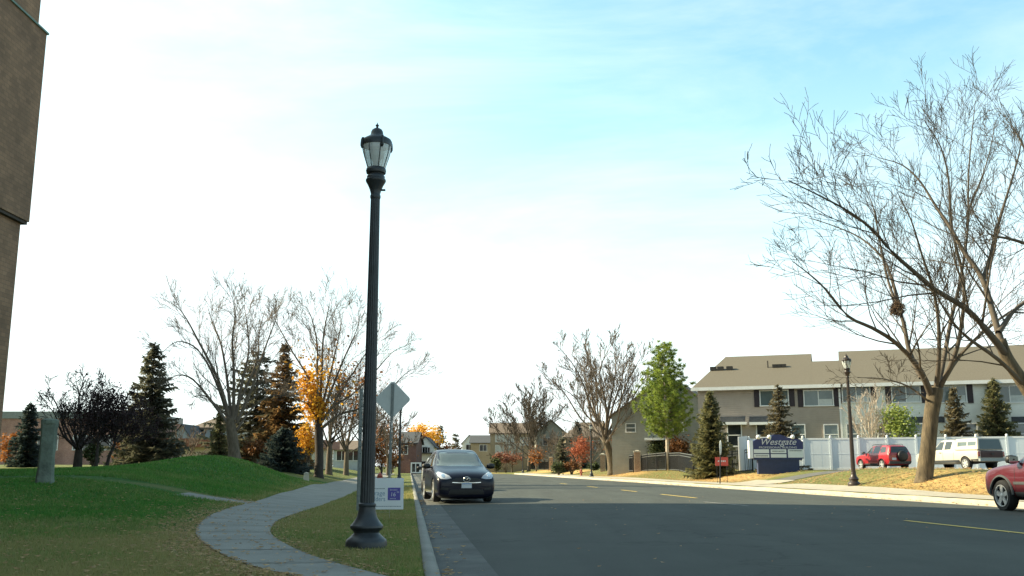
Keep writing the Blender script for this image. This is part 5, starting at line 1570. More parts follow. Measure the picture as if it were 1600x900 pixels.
# large trunked tree on the right verge
p = ground(1445, 750.5)
p = spot(1445, W + 3.6)
t1, tr1 = px_tree('bare_tree', 'large bare tree with a pale trunk on the leafy verge between red car and pickup', p,
    [(1444, 758, 0, .42), (1445, 742, 0, .33), (1450, 700, 0, .30), (1455, 650, 0, .29), (1460, 620, 0, .31), (1463, 606, 0, .28)],
    [([(1457, 622, 0), (1441, 585, -.5), (1424, 560, -.8), (1395, 532, -1.2), (1362, 512, -1.6), (1325, 494, -2.0), (1290, 452, -2.4), (1264, 428, -2.8), (1238, 408, -3.2)], .15, .015, 13),
     ([(1440, 590, -.3), (1421, 550, .3), (1412, 505, .6), (1402, 478, .8), (1388, 440, 1.2), (1376, 385, 1.6), (1366, 330, 2.0), (1352, 290, 2.4)], .125, .015, 13),
     ([(1408, 490, .5), (1396, 445, 1.4), (1380, 405, 2.4), (1345, 372, 3.2), (1300, 352, 4), (1262, 340, 4.6)], .09, .015, 9),
     ([(1462, 612, 0), (1467, 560, -.6), (1466, 500, -1.0), (1457, 448, -1.4), (1441, 400, -2), (1424, 345, -2.6), (1402, 300, -3)], .115, .015, 12),
     ([(1464, 612, 0), (1475, 560, .7), (1486, 500, 1.2), (1500, 440, 1.6), (1512, 360, 2.0), (1513, 280, 2.2), (1518, 215, 2.4), (1524, 158, 2.6)], .12, .015, 15),
     ([(1466, 610, 0), (1490, 560, -.6), (1502, 510, -1), (1506, 440, -1.6), (1488, 360, -2.2), (1482, 280, -2.8), (1470, 230, -3.2), (1445, 190, -3.6)], .12, .015, 14),
     ([(1466, 608, 0), (1500, 555, .6), (1545, 512, 1.2), (1590, 480, 2), (1640, 460, 3)], .11, .02, 8),
     ([(1512, 330, 2), (1535, 275, 2.4), (1548, 230, 2.8), (1555, 190, 3)], .05, .012, 6),
     ([(1452, 628, 0), (1420, 604, -1), (1380, 592, -2), (1340, 590, -3)], .05, .012, 6)],
    11, 'bark_tan', 'twig_tan', .0075, 1.08, .12)
# tree whose trunk leans in from beyond the right edge
p2 = spot(1690, W + 3.4)
t2, tr2 = px_tree('bare_tree', 'bare tree leaning in from the right edge with thick dark limbs', p2,
    [(1690, 800, 0, .34), (1676, 720, 0, .27), (1640, 660, 0, .235), (1604, 606, 0, .21), (1574, 560, 0, .185), (1563, 530, 0, .165)],
    [([(1573, 556, 0), (1548, 524, -.4), (1510, 483, -.8), (1460, 452, -1.2), (1430, 426, -1.6), (1397, 397, -2), (1361, 357, -2.5), (1325, 330, -3), (1285, 308, -3.6), (1232, 282, -4.2)], .125, .015, 14),
     ([(1564, 534, 0), (1551, 487, .4), (1535, 435, .8), (1505, 392, 1.2), (1486, 357, 1.6), (1462, 322, 2), (1438, 284, 2.4), (1410, 258, 2.8), (1372, 246, 3.2)], .115, .013, 13),
     ([(1600, 602, 0), (1560, 562, -.8), (1515, 530, -1.5), (1490, 505, -2), (1468, 470, -2.6), (1450, 430, -3.2)], .085, .012, 9),
     ([(1536, 437, .8), (1548, 400, 1.2), (1560, 350, 1.6), (1575, 300, 2), (1590, 250, 2.4), (1598, 210, 2.8)], .09, .015, 9),
     ([(1560, 520, 0), (1590, 480, .8), (1640, 450, 1.6), (1700, 420, 2)], .1, .02, 7),
     ([(1604, 606, 0), (1640, 520, .5), (1650, 420, 1), (1630, 330, 1.5), (1615, 265, 2), (1592, 215, 2.4), (1578, 190, 2.6)], .11, .015, 11),
     ([(1642, 400, 1), (1600, 380, .5), (1572, 372, 0), (1545, 365, -.4), (1520, 330, -.8)], .08, .015, 8)],
    12, 'bark_tan', 'twig_tan', .007, 1.05, .12)
# old nest
q = at(1402, 483, t1.location.y + .75)
nb2 = MB(); rng = random.Random(4)
for k in range(260):
    a, b = rng.uniform(0, 6.28), rng.uniform(-1, 1)
    c = Vector((math.cos(a) * math.sqrt(1 - b * b) * .26, math.sin(a) * math.sqrt(1 - b * b) * .26, b * .3)) * rng.uniform(.7, 1)
    d_ = Vector((rng.gauss(0, 1), rng.gauss(0, 1), rng.gauss(0, .6))).normalized() * .16
    nb2.tube([q + c - d_, q + c + d_], .011, 3, cap=False)
o = nb2.build('bird_nest', 'nest'); tag(o, 'brown bird nest of twigs high in the large bare tree', 'nest')

# left lawn trees
GB = 'bare street trees'
def zc(pts, sp):
    """limb points read off an enlarged view of the photo, fanned out in depth by sp metres"""
    n = len(pts) - 1
    return [(x * .431, 437 + y * .431, sp * i / n) for i, (x, y) in enumerate(pts)]
Yt = 52.0; pp = col(366, Yt)
px_tree('bare_tree', 'wide vase-shaped bare tree on the grass mound in front of the spruces', pp,
    [(366, 722, 0, .42), (366, 710, 0, .31), (364, 690, 0, .28), (361, 668, 0, .27), (360, 652, 0, .2)],
    [(zc([(832, 530), (770, 445), (700, 362), (645, 346), (600, 372)], -1.5), .10, .012, 9),
     (zc([(828, 500), (795, 400), (750, 300), (700, 240), (640, 225), (590, 262)], .8), .10, .012, 10),
     (zc([(832, 500), (790, 360), (715, 215), (675, 140), (640, 95)], -.6), .11, .012, 11),
     (zc([(838, 500), (822, 350), (800, 230), (768, 150), (752, 95)], 1.6), .10, .012, 11),
     (zc([(846, 510), (848, 340), (842, 220), (852, 130), (842, 60)], -1.2), .11, .012, 12),
     (zc([(852, 510), (880, 360), (902, 260), (896, 165), (885, 95)], 1.0), .10, .012, 11),
     (zc([(858, 520), (915, 390), (955, 265), (990, 170), (1008, 115)], -.8), .10, .012, 11),
     (zc([(858, 545), (920, 460), (985, 420), (1050, 425)], 1.2), .07, .012, 8),
     (zc([(840, 520), (800, 470), (740, 420), (690, 430)], 1.8), .06, .012, 8),
     (zc([(850, 480), (930, 300), (940, 190), (960, 110)], 2.4), .08, .012, 10)],
    21, 'bark', 'twig', .0075, 1.1, .12, GB)
Yt = 58.0; pp = col(497, Yt)
par, trg = px_tree('golden_tree', 'tall dark-trunked tree with clusters of golden leaves beside the footpath', pp,
    [(498, 752, 0, .36), (498, 740, 0, .27), (499, 712, 0, .245), (498, 675, 0, .25), (498, 650, 0, .2)],
    [(zc([(1152, 520), (1120, 455), (1075, 432), (1030, 400)], -1), .08, .012, 8),
     (zc([(1150, 500), (1118, 360), (1062, 265), (1018, 185), (995, 140)], .8), .10, .012, 11),
     (zc([(1153, 500), (1150, 340), (1150, 235), (1130, 140), (1108, 95)], -1.2), .10, .012, 11),
     (zc([(1158, 500), (1166, 340), (1172, 210), (1188, 120), (1198, 70)], 1.2), .11, .012, 12),
     (zc([(1163, 500), (1215, 365), (1252, 275), (1290, 190), (1308, 125)], -.8), .10, .012, 11),
     (zc([(1165, 515), (1212, 455), (1272, 420), (1345, 350), (1420, 265), (1475, 238)], 1.5), .11, .012, 12),
     (zc([(1165, 540), (1232, 488), (1300, 468), (1400, 410), (1465, 345), (1510, 318)], -1.5), .10, .012, 11),
     (zc([(1160, 490), (1200, 330), (1230, 200), (1245, 110)], 2.2), .09, .012, 10),
     (zc([(1165, 520), (1240, 400), (1330, 260), (1380, 170)], .3), .08, .012, 10)],
    34, 'bark_dark', 'twig', .0075, 1.1, .12, GB)
def leaf_faces(mb, c, size, rng, n=1, flat=.6):
    for _ in range(n):
        a = Vector((rng.gauss(0, 1), rng.gauss(0, 1), rng.gauss(0, flat))).normalized(); b = rnd_perp(a, rng)
        s_ = size * rng.uniform(.6, 1.3)
        mb.add([c + a * s_, c + b * s_ * .6, c - a * s_ * .8, c - b * s_ * .6], [(0, 1, 2, 3)])
def golden(parent, spots_, name, m, seed, size):
    rng = random.Random(seed); mb = MB()
    for (x, y, z, rx, rz_, n) in spots_:
        for _ in range(n):
            leaf_faces(mb, Vector((x + rng.gauss(0, rx), y + rng.gauss(0, rx), z + rng.gauss(0, rz_))), size, rng)
    return mb.build(name, m, parent)
k = Yt / FPX
def gp(u, v, dy=0): q = at(u, v, Yt + dy) - pp; return q.x, q.y, q.z
golden(par, [(*gp(488, 625), .35, .7, 700), (*gp(497, 640), .3, .35, 480), (*gp(480, 598, .6), .35, .5, 420), (*gp(505, 590, -.4), .4, .5, 90), (*gp(515, 575, 1), .5, .6, 60), (*gp(540, 600, 1), .8, .7, 90), (*gp(478, 560, 1), .5, .6, 50)], 'leaf_cluster', 'yellow_leaf', 5, .125)
golden(par, [(*gp(545, 590, 1.5), 1.0, 1.0, 160), (*gp(560, 620, 1), .9, .8, 140)], 'leaf_cluster', 'orange_leaf', 6, .12)

def street_tree(label, u, d, v_top, spread, seed, r0, dens=1.0, twig='twig', bark='bark', fork=.25, nl=9, rmin=.013, Yd=None, up=.2, flat=.5, lean=(0, 0), maxl=4, name='bare_tree', group=GB):
    q = spot(u, d) if Yd is None else col(u, Yd)
    return dome_tree(name, label, q, at(u, v_top, q.y).z - q.z, spread, seed, r0, nl, fork, bark, twig, rmin, maxl, dens, up, group, lean, flat=flat)
street_tree('slender bare tree just behind the golden tree along the left footpath', 514, -6.2, 575, 3.6, 41, .26, .9, Yd=70, twig='twig_tan')
street_tree('brown-twigged tree in the left lawn, next past the slender bare tree', 541, -6.0, 585, 4.2, 42, .24, .9, Yd=80, twig='twig_tan')
street_tree('brown bare tree partly hidden by the foreground lamp on the left lawn', 575, -6.0, 600, 4.6, 43, .26, .9, Yd=94, twig='twig_tan')
street_tree('small bare tree behind the lamp post left of the brick house', 606, -4.0, 648, 4.0, 44, .2, .8, Yd=112, twig='twig_tan', rmin=.02)
street_tree('large bare tree with leaning trunk beside the brick piers on the right', 957, W + 3.6, 521, 7.8, 51, .45, 1.05, 'twig', 'bark_tan', .26, 13, .02, lean=(-.7, 0))
street_tree('bushy bare tree at the road bend in front of the tan three-storey house', 826, W + 3.4, 603, 7.6, 52, .32, 1.1, 'twig_tan', 'bark', .2, 13, .03, lean=(.2, 0))
# pale leafless young tree behind the white fence
Yq = 70.5
street_tree('young pale leafless tree behind the white fence near the taupe house corner', 1366, 0, 606, 2.3, 53, .13, 1.0, 'twig_pale', 'twig_pale', .2, 11, .016, Yd=Yq, flat=.4, maxl=3)
# hazy thickets of bare small trees beyond the right verge
for i, (u, Yd, vt, sp) in enumerate(((852, 165, 672, 5.5), (880, 150, 668, 5.5), (925, 128, 655, 4.6), (893, 138, 664, 4.2), (800, 176, 668, 5.0))):
    street_tree(['brown thicket tree behind the brick pier at the railing end', 'brown thicket tree left of the red-leaved tree', 'brown bare thicket tree between red-leaved tree and leaning tree', 'brown thicket tree directly behind the red-leaved tree', 'brown thicket tree in front of the tan three-storey house'][i],
                u, 0, vt, sp, 60 + i, .16, 1.0, 'twig', 'bark', .12, 10, .026, Yd=Yd, flat=.7, maxl=3, group='brown thicket trees')
street_tree('little bare shrub tree in front of the low cream building', 286, 0, 662, 2.6, 71, .09, .9, 'twig', 'bark', .1, 9, .014, Yd=66, flat=.5, maxl=3)

# dark crab apples at the left
pp = col(121, 49.0)
_, tc_ = dome_tree('crab_apple_tree', 'dark wide-crowned bare tree with a few leaves in front of the brick building', pp, at(121, 572, 49).z - pp.z, 2.9, 22, .24, 12, .2, 'bark_dark', 'twig_dark', .011, 4, .85, .06, flat=.65, qmin=.2)
par = bpy.data.objects['crab_apple_tree']
mb = MB(); rng = random.Random(3)
for (q, d_) in tc_.tips:
    if rng.random() < .35: leaf_faces(mb, q, .06, rng)
mb.build('leaves', 'purple_leaf', par)
for i, (u, Yd, vt, sp, sd) in enumerate(((150, 45, 612, 1.7, 81), (166, 46.5, 608, 2.0, 82))):
    pp = col(u, Yd)
    t, tc_ = dome_tree('crab_apple_tree', ['thin-trunked purple-brown crab apple right of the dark bare tree', 'leaning purple-brown crab apple in front of the tall spruce'][i], pp, at(u, vt, Yd).z - pp.z, sp, sd, .09, 9, .3, 'bark_dark', 'twig_dark', .012, 3, 1.2, .1, flat=.7, lean=(.3 * i, 0))
    mb = MB(); rng = random.Random(sd)
    for (q, d_) in tc_.tips:
        for _ in range(4): leaf_faces(mb, q + Vector((rng.gauss(0, .15), rng.gauss(0, .15), rng.gauss(0, .15))), .06, rng)
    mb.build('leaves', 'purple_leaf', t)

# ------------------------------------------------------------------ conifers
def spruce(label, p, H, Rr, seed, m='spruce', clear=.03, whorls=26, per=8, leaf=.17, name='spruce_tree', power=.8, sparse=1.0, bark='bark_dark', group='spruces'):
    rng = random.Random(seed); whorls = int(whorls * 1.55)
    t = thing(name, label, 'conifer', p, rng.uniform(0, 6), group)
    MB().tube([(0, 0, -.2), (0, 0, H * .5), (0, 0, H)], [H * .018 + .03, H * .011 + .02, .015], 8).build('trunk', bark, t, smooth=True)
    br = MB(); nd = MB()
    for w in range(whorls):
        f = (w + rng.uniform(-.3, .3)) / whorls
        z0_ = H * (clear + (1 - clear) * max(f, 0))
        L0 = Rr * max(1 - f, .02) ** power
        n = max(4, int(per * (1 - .45 * f)))
        for k in range(n):
            az = 2 * math.pi * (k + rng.random()) / n + w
            L = L0 * rng.choice((rng.uniform(.45, .8), rng.uniform(.8, 1.15))) + .06; z = max(z0_ + rng.uniform(-.5, .5) * H / whorls * 1.4, .1)
            d = Vector((math.cos(az), math.sin(az), 0)); sd = Vector((-d.y, d.x, 0))
            sag = rng.uniform(.1, .42)
            pts = []
            for j in range(5):
                q = j / 4
                pts.append(Vector((0, 0, z)) + d * (L * q) + Vector((0, 0, L * (-sag * 1.4 * q + sag * 1.2 * q * q + (.1 if f > .6 else 0) * q))))
            br.tube(pts, [.016 * (1 + L * .6), .014, .011, .008, .005], 3, cap=False)
            cnt = max(3, int(L / (leaf * .52) * sparse))
            for j in range(cnt):
                q = .1 + .9 * (j + rng.random()) / cnt
                i_ = min(int(q * 4), 3); c = pts[i_].lerp(pts[i_ + 1], q * 4 - i_)
                wd = leaf * (2.3 - 1.3 * q) * (0.6 + .25 * min(L, 2.2))
                for sg in (-1, 1, 0):
                    s_ = rng.uniform(.7, 1.3)
                    if sg:
                        a = c + d * (leaf * .25); b = c - d * (leaf * .45) + Vector((0, 0, rng.uniform(-.4, .1) * leaf))
                        e = c + sd * (sg * wd * s_) + d * (leaf * rng.uniform(.1, 1.0)) + Vector((0, 0, -leaf * rng.uniform(-.2, 1.3)))
                        nd.add([a, b, e], [(0, 1, 2)])
                    else:
                        a = c + d * leaf * .7 + Vector((0, 0, rng.uniform(-.1, .5) * leaf)); b = c + sd * leaf * .3 - d * leaf * .3; e = c - sd * leaf * .3 + Vector((0, 0, -leaf * .6 * s_))
                        nd.add([a, b, e], [(0, 1, 2)])
    for k in range(10):
        az = rng.uniform(0, 6.28); a = Vector((0, 0, H - .05 * k)); e = a + Vector((math.cos(az) * .13, math.sin(az) * .13, .1))
        nd.add([a, a + Vector((0, 0, -.2)), e], [(0, 1, 2)])
    br.build('boughs', bark, t); nd.build('needles', m, t)
    return t
def spruce_px(label, u, Yd, v_top, half_px, seed, m, **kw):
    q = col(u, Yd); H = at(u, v_top, Yd).z - q.z
    return spruce(label, q, H, half_px * Yd / FPX, seed, m, **kw)
spruce_px('small dark blue spruce at the far left in front of the brick building', 40, 70, 629, 30, 1, 'spruce_blue', leaf=.22, power=.65)
spruce_px('tall dark spruce behind the crab apples on the left', 229, 62, 535, 62, 2, 'spruce', leaf=.28, whorls=26, per=10, sparse=.9, power=.68)
spruce_px('broad grey-green spruce behind the vase-shaped bare tree', 396, 66, 546, 95, 3, 'spruce', leaf=.27, whorls=24, sparse=.8, power=.6)
spruce_px('rust-tinted pointed spruce left of the golden tree', 438, 64, 536, 56, 4, 'spruce_rust', leaf=.26, whorls=28, per=9)
spruce_px('low dark spruce beneath the rust-tinted spruce', 440, 57, 668, 42, 5, 'spruce_blue', leaf=.2, whorls=18, per=9, power=.55)
spruce_px('short olive spruce between the low cream building and the wide bare tree', 340, 62, 640, 20, 6, 'spruce_green', leaf=.2, whorls=18)
spruce_px('grey-green full spruce left of the blue monument sign', 1113, 69, 610, 40, 7, 'spruce_green', leaf=.22, whorls=28, per=11, power=.7)
spruce_px('dark pointed spruce rising behind the blue monument sign', 1222, 64.5, 600, 40, 8, 'spruce_brown', leaf=.22, whorls=20, per=8, sparse=.9, power=.75)
spruce_px('brownish spruce behind the white fence left of the pickup topper', 1499, 70, 604, 36, 9, 'spruce_brown', leaf=.22, whorls=22, per=9, power=.75)
spruce_px('bright olive spruce behind the white fence right of the pickup topper', 1563, 70, 590, 42, 10, 'spruce_green', leaf=.22, whorls=26, per=10, power=.7)
spruce_px('dark spruce standing beyond the red-leaved tree', 903, 140, 656, 24, 11, 'spruce_blue', leaf=.34, whorls=18, per=8)
spruce_px('dark low spruce by the brick pier at the railing end', 878, 132, 683, 20, 12, 'spruce', leaf=.3, whorls=14, per=9, power=.6)
spruce_px('far open-crowned pine above the roof of the white end house', 687, 215, 664, 13, 13, 'spruce', leaf=.6, whorls=10, per=6, sparse=.7, power=.5)
spruce_px('far dark pine right of the white end house', 711, 230, 677, 15, 14, 'spruce', leaf=.6, whorls=10, per=7, power=.6)

# bright pine with a pale bare lower trunk
q = spot(1043, W + 6.6)
H = at(1043, 528, q.y).z - q.z; Rr = 50 * q.y / FPX
rng = random.Random(77)
t = thing('pine_tree', 'bright yellow-green pine with bare pale lower trunk on the right verge', 'conifer', q)
MB().tube([(0, 0, -.2), (.03, 0, H * .2), (-.04, 0, H * .6), (0, 0, H * .98)], [.17, .14, .09, .02], 10).build('trunk', 'twig_pale', t, smooth=True)
br = MB(); nd = MB()
for w in range(24):
    f = w / 24; z = H * (.24 + .72 * f)
    L0 = Rr * (min(1, .62 + f * 2.1) if f < .2 else (1 - (f - .2) / .86) ** .72)
    for k in range(9 if f < .7 else 7):
        az = 2 * math.pi * (k + rng.random()) / 9 + w * .7; L = L0 * rng.uniform(.5, 1.12) + .2
        d = Vector((math.cos(az), math.sin(az), 0))
        pts = [Vector((0, 0, z)) + d * (L * j / 3) + Vector((0, 0, L * (.12 * j / 3 + .3 * (j / 3) ** 2))) for j in range(4)]
        br.tube(pts, [.035, .025, .018, .01], 4, cap=False)
        nt = max(2, int(L / .34))
        for j in range(nt):
            ff = .3 + .7 * (j + rng.random()) / nt; i_ = min(int(ff * 3), 2); c = pts[i_].lerp(pts[i_ + 1], ff * 3 - i_)
            c = c + Vector((rng.gauss(0, .14), rng.gauss(0, .14), rng.gauss(.05, .1)))
            for _ in range(46):
                v = Vector((rng.gauss(0, 1), rng.gauss(0, 1), rng.gauss(.35, .8))).normalized(); pr = rnd_perp(v, rng) * .024
                ln = rng.uniform(.2, .42); nd.add([c + pr, c - pr, c + v * ln], [(0, 1, 2)])
br.build('boughs', 'bark', t); nd.build('needles', 'pine', t)

# ------------------------------------------------------------------ leafy shrubs and small trees
def leafy(name, label, p, rx, rz_, zc, n, m, seed, size, cat='shrub', stems=7, group=None, bark='bark', flatb=.0):
    rng = random.Random(seed)
    t = thing(name, label, cat, p, 0, group)
    st = MB(); lf = MB()
    cl = []
    for k in range(int(10 + n / 90)):
        a = rng.uniform(0, 6.28); u_ = rng.uniform(-1, 1); r_ = rng.uniform(.35, .95)
        c = Vector((rx * r_ * math.cos(a) * math.sqrt(1 - u_ * u_), rx * .85 * r_ * math.sin(a) * math.sqrt(1 - u_ * u_), zc + rz_ * u_ * r_))
        cl.append((c, rng.uniform(.2, .42) * min(rx, rz_)))
    for k in range(min(len(cl), stems * 3)):
        c = cl[k][0]; st.tube([(rng.uniform(-.1, .1), rng.uniform(-.1, .1), -.1), (c.x * .35, c.y * .35, c.z * .5), tuple(c)], [.03, .022, .008], 4, cap=False)
    for _ in range(n):
        c, s_ = rng.choice(cl)
        q = c + Vector((rng.gauss(0, s_), rng.gauss(0, s_), rng.gauss(0, s_)))
        if q.z < .08: q.z = rng.uniform(.08, .4)
        leaf_faces(lf, q, size, rng)
    st.build('stems', bark, t); lf.build('leaves', m, t)
    return t
def leafy_px(name, label, u, Yd, v_top, v_bot, half_px, n, m, seed, size, **kw):
    q = col(u, Yd); k = Yd / FPX
    zt = at(u, v_top, Yd).z - q.z; zb_ = at(u, v_bot, Yd).z - q.z
    return leafy(name, label, q, half_px * k, (zt - zb_) / 2, (zt + zb_) / 2, n, m, seed, size, **kw)
leafy_px('red_leaved_tree', 'small coral-red leaved tree behind the right hydrant', 907, 124, 685, 722, 15, 1500, 'red_leaf', 1, .13, cat='tree')
leafy_px('red_shrub', 'faded red shrub right of the large leaning bare tree', 975, 108, 680, 716, 20, 900, 'faded_red', 2, .10, stems=12)
leafy_px('hedge', 'dark green rounded hedge beside the trunk of the bright pine', 1027, 97, 689, 716, 12, 1500, 'green_leaf', 3, .12)
leafy_px('hedge', 'rust-brown rounded hedge right of the bright pine trunk', 1060, 95, 685, 716, 17, 2000, 'rust_hedge', 4, .12)
for i, (u, vt, vb, hp, m) in enumerate(((873, 722, 737, 12, 'green_leaf'), (893, 722, 736, 14, 'rust_hedge'), (928, 723, 735, 9, 'green_leaf'))):
    leafy_px('shrub', ['low green shrub beside the pier at the railing end', 'low rusty shrub under the red-leaved tree', 'low green shrub left of the pier by the leaning tree'][i], u, 119, vt, vb, hp, 900, m, 10 + i, .12, group='low verge shrubs')
leafy_px('red_shrub', 'row of faded red shrubs by the tan three-storey house', 790, 170, 706, 724, 24, 1100, 'faded_red', 14, .2)
leafy_px('shrub', 'olive green shrub at the bend left of the farthest pier', 775, 168, 716, 731, 10, 600, 'green_leaf', 15, .2)
leafy_px('orange_shrub', 'orange-leaved shrub behind the bushy bare tree at the bend', 838, 160, 700, 722, 12, 700, 'orange_leaf', 16, .18)
leafy_px('young_tree', 'young lime green tree behind the fence between the pale tree and the trunk', 1411, 68.9, 636, 688, 22, 1900, 'lime_leaf', 17, .11, cat='tree')
leafy_px('golden_shrub', 'bright yellow leaved small tree left of the golden tree trunk', 480, 62, 660, 722, 17, 1700, 'yellow_leaf', 18, .085, cat='tree')
leafy_px('orange_tree', 'rusty orange tree behind the diamond sign post and lamp', 597, 128, 655, 726, 30, 2200, 'orange_leaf', 19, .2, cat='tree')
leafy_px('orange_tree', 'wide golden-orange tree above the roofs at the road end', 662, 205, 667, 700, 32, 2600, 'yellow_leaf', 20, .3, cat='tree')
leafy_px('orange_shrub', 'orange shrub at far left by the brown building', 14, 75, 668, 724, 13, 1100, 'orange_leaf', 21, .12)
leafy_px('orange_shrub', 'low orange shrub behind the tall spruce base', 196, 66, 690, 724, 16, 900, 'rust_hedge', 22, .12)
leafy_px('shrub', 'dark rusty shrub by the foot of the wide bare tree', 398, 60, 690, 715, 22, 1200, 'rust_hedge', 23, .1)
leafy_px('shrub', 'yellow-green shrub behind the two thin crab apple trunks', 146, 56, 690, 724, 12, 900, 'green_leaf', 24, .1)
leafy_px('shrub', 'brownish shrub in front of the dark brick house', 612, 140, 708, 729, 14, 900, 'rust_hedge', 25, .2)
leafy_px('shrub', 'pale brown shrub right of the white end house', 690, 180, 690, 728, 15, 900, 'rust_hedge', 26, .25)
leafy_px('shrub', 'grassy tuft by the left end of the white fence', 1163, 74, 712, 726, 9, 500, 'green_leaf', 27, .1)

# far wooded skyline: one mass nobody could count
rng = random.Random(9); mb = MB()
crowns_ = [(rng.uniform(-150, 1750), rng.uniform(300, 360), rng.uniform(4.5, 10), rng.uniform(3, 6)) for _ in range(420)]
for _ in range(30000):
    u, Yd, h, wd_ = rng.choice(crowns_)
    x = (u - 800) / FPX * Yd; a, q = rng.uniform(0, 6.28), rng.random() ** .5
    z = h * (.55 + .45 * math.sqrt(max(0, 1 - q * q)) * rng.uniform(-1, 1)) if rng.random() < .75 else h * .5 * rng.random()
    x += wd_ * q * math.cos(a); y = Yd + wd_ * q * math.sin(a)
    s_ = rng.uniform(.15, .42); b2 = rng.uniform(0, 6.28)
    mb.add([(x - s_ * math.cos(b2), y - s_ * math.sin(b2), z - s_ * .6), (x + s_ * math.cos(b2), y + s_ * math.sin(b2), z - s_ * rng.random()), (x + rng.uniform(-.3, .3), y, z + s_)], [(0, 1, 2)])
stuff(mb.build('distant_wood', 'treeline'))

# ------------------------------------------------------------------ fallen leaves and grass
rng = random.Random(31); mb = MB()
def drop_leaf(x, y, s_, z=None, lift=.012):
    z = (Z(x, y) if z is None else z) + lift + rng.uniform(0, .015)
    a = rng.uniform(0, 6.28); c, s = math.cos(a) * s_, math.sin(a) * s_
    k = rng.uniform(.45, .75); t1_, t2_ = rng.uniform(-.35, .35) * s_, rng.uniform(-.35, .5) * s_
    mb.add([(x + c, y + s, z + abs(t1_)), (x - s * k, y + c * k, z), (x - c, y - s, z + abs(t2_)), (x + s * k, y - c * k, z)], [(0, 1, 2, 3)])
for _ in range(2600):   # along the outer edge of the footpath
    y = 8.4 + rng.random() ** 1.5 * 17; x = float(edge_x(EO, y)) - abs(rng.gauss(0, .5)) + .04; drop_leaf(x, y, rng.uniform(.018, .042))
for _ in range(700):
    y = 9 + rng.random() ** 1.3 * 17; x = float(edge_x(EI, y)) + abs(rng.gauss(0, .35)) - .03; drop_leaf(x, y, rng.uniform(.016, .038))
for _ in range(1700):   # scattered on the near lawn
    y = rng.uniform(8.6, 24); x = rng.uniform(-.55 * y, -1.2)
    a, b = float(edge_x(EO, y)), float(edge_x(EI, y))
    if ds(x, y)[0] > -.2: continue
    drop_leaf(x, y, rng.uniform(.018, .045), lift=.025 if not a < x < b else .02)
for _ in range(520):   # drifted along the gutter
    s = rng.random() ** 1.4 * 26 - .5; c_ = math.sin(s * 1.9) + math.sin(s * .8 + 1)
    if rng.random() > .35 + .3 * c_: continue
    x, y = xy(abs(rng.gauss(.06, .12)) + .02, s); drop_leaf(x, y, rng.uniform(.02, .05), -.012)
for _ in range(120):
    x, y = xy(rng.uniform(.4, 13), rng.uniform(0, 24)); drop_leaf(x, y, rng.uniform(.015, .04), crown(6) + .002, .004)
for _ in range(9000):   # thick cover on the right verge
    s = 14 + rng.random() ** 1.2 * 90; d = W + 2.2 + abs(rng.gauss(0, 3.0))
    if DW0 - .3 < s < DW1 + .3 and d < W + 9.4: continue
    if d > W + 8.9 and 32 < s < 57: continue
    x, y = xy(d, s); drop_leaf(x, y, rng.uniform(.04, .09), lift=.02)
for _ in range(300):
    s = 14 + rng.random() * 60; x, y = xy(W - rng.uniform(0, .5), s); drop_leaf(x, y, rng.uniform(.04, .08), 0.0)
stuff(mb.build('fallen_leaves', 'dead_leaf'))

rs = np.random.RandomState(8)
n = 330000
yy = 8.3 + rs.rand(n) ** 1.35 * 39
xx = (rs.rand(n) * .58 - .57) * yy + rs.rand(n) * .5
d_ = (xx - O.x) * N.x + (yy - O.y) * N.y
aa, bb = edge_x(EO, yy), edge_x(EI, yy)
keep = (d_ < -.19) & ~((xx > aa - .02) & (xx < bb + .02))
keep &= ~((np.abs(yy - 24.0 - (xx + 5.5) * -.16) < .75) & (xx < aa))
keep &= ~((np.abs(xx - aa + .12) < .34 + .2 * np.sin(yy * 1.7)) & (yy < 21) & (rs.rand(n) < .72))
keep &= ~((np.abs(xx - bb) < .24) & (yy < 21) & (rs.rand(n) < .6))
xx, yy, aa, bb = xx[keep], yy[keep], aa[keep], bb[keep]; n = len(xx)
zz = land(xx, yy)
hgt = (.022 + .026 * rs.rand(n)) * (1 + .02 * yy); wd = (.003 + .003 * rs.rand(n)) * (1 + .06 * yy)
an = rs.rand(n) * 6.283; ln = rs.randn(n, 2) * .5 * hgt[:, None]
v = np.zeros((n, 3, 3))
v[:, 0] = np.stack([xx - wd * np.cos(an), yy - wd * np.sin(an), zz - .003], -1)
v[:, 1] = np.stack([xx + wd * np.cos(an), yy + wd * np.sin(an), zz - .003], -1)
v[:, 2] = np.stack([xx + ln[:, 0], yy + ln[:, 1], zz + hgt], -1)
me = bpy.data.meshes.new('grass')
me.vertices.add(n * 3); me.vertices.foreach_set('co', v.reshape(-1))
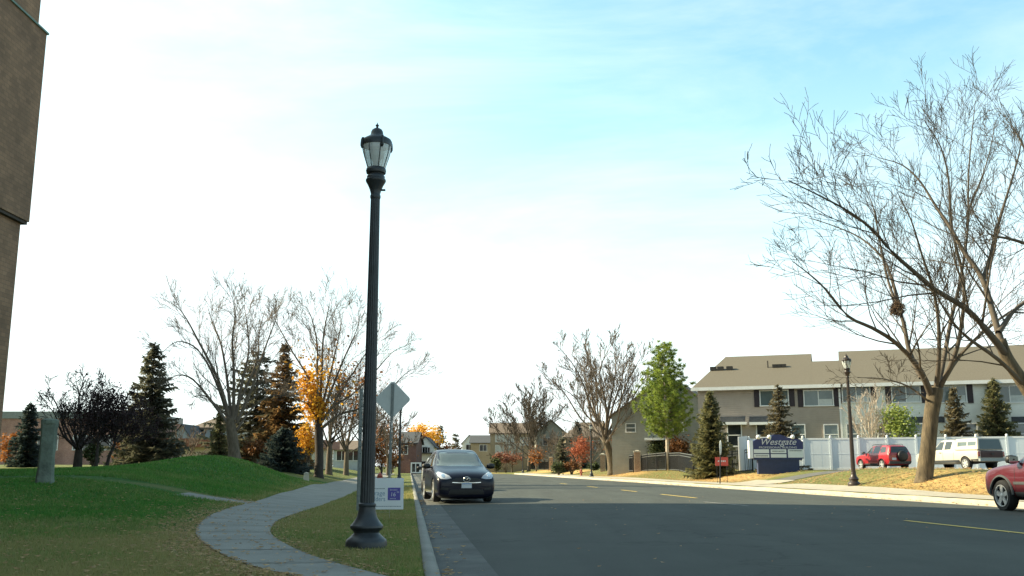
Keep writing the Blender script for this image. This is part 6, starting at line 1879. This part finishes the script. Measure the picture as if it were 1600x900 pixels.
me.loops.add(n * 3); me.loops.foreach_set('vertex_index', np.arange(n * 3, dtype=np.int32))
me.polygons.add(n); me.polygons.foreach_set('loop_start', np.arange(0, n * 3, 3, dtype=np.int32)); me.polygons.foreach_set('loop_total', np.full(n, 3, dtype=np.int32))
me.update(calc_edges=True)
# the blades take the cover of the ground they stand on: green inland, straw and olive nearer the path
pn = .5 + .25 * np.sin(xx * 1.1 + 1.3 * np.sin(yy * .5)) + .25 * np.sin(yy * 1.7 + 1.6 * np.sin(xx * .8 + 2))
pn2 = .5 + .5 * np.sin(xx * 3.1 + 2 * np.sin(yy * 2.3)) * np.sin(yy * 2.9 + 1.2 * np.sin(xx * 2.2))
inl = .10 + .72 * (1 - sstep(11.5, 18, yy)) + .34 * (pn - .5) + .2 * (pn2 - .5) + .16 * rs.randn(n)
nearpath = .6 * np.exp(-((xx - aa) / .6) ** 2)
inl = inl + nearpath
stp = .80 + .4 * (pn - .5) + .25 * (pn2 - .5) + .16 * rs.randn(n)
dv_ = np.clip(np.where(xx <= bb, inl, stp), 0, 1)
a = me.attributes.new('dry_lit', 'FLOAT', 'POINT'); a.data.foreach_set('value', np.repeat(dv_, 3).astype(np.float32))
gm_ = leafmat('lawn_blades', (0.085, 0.25, 0.035), (0.05, 0.17, 0.022), 2.0)
nn, nl_ = gm_.node_tree.nodes, gm_.node_tree.links
at_ = nn.new('ShaderNodeAttribute'); at_.attribute_name = 'dry_lit'
mxn = nn.new('ShaderNodeMix'); mxn.data_type = 'RGBA'
bs = nn['Principled BSDF']; src = bs.inputs['Base Color'].links[0].from_socket
nl_.new(at_.outputs['Fac'], mxn.inputs[0]); nl_.new(src, mxn.inputs[6]); mxn.inputs[7].default_value = (.34, .30, .12, 1)
nl_.new(mxn.outputs[2], bs.inputs['Base Color'])
for nd_ in nn:
    if nd_.type == 'BSDF_TRANSLUCENT': nl_.new(mxn.outputs[2], nd_.inputs['Color'])
me.materials.append(gm_)
o = bpy.data.objects.new('grass', me); COL.objects.link(o); stuff(o)
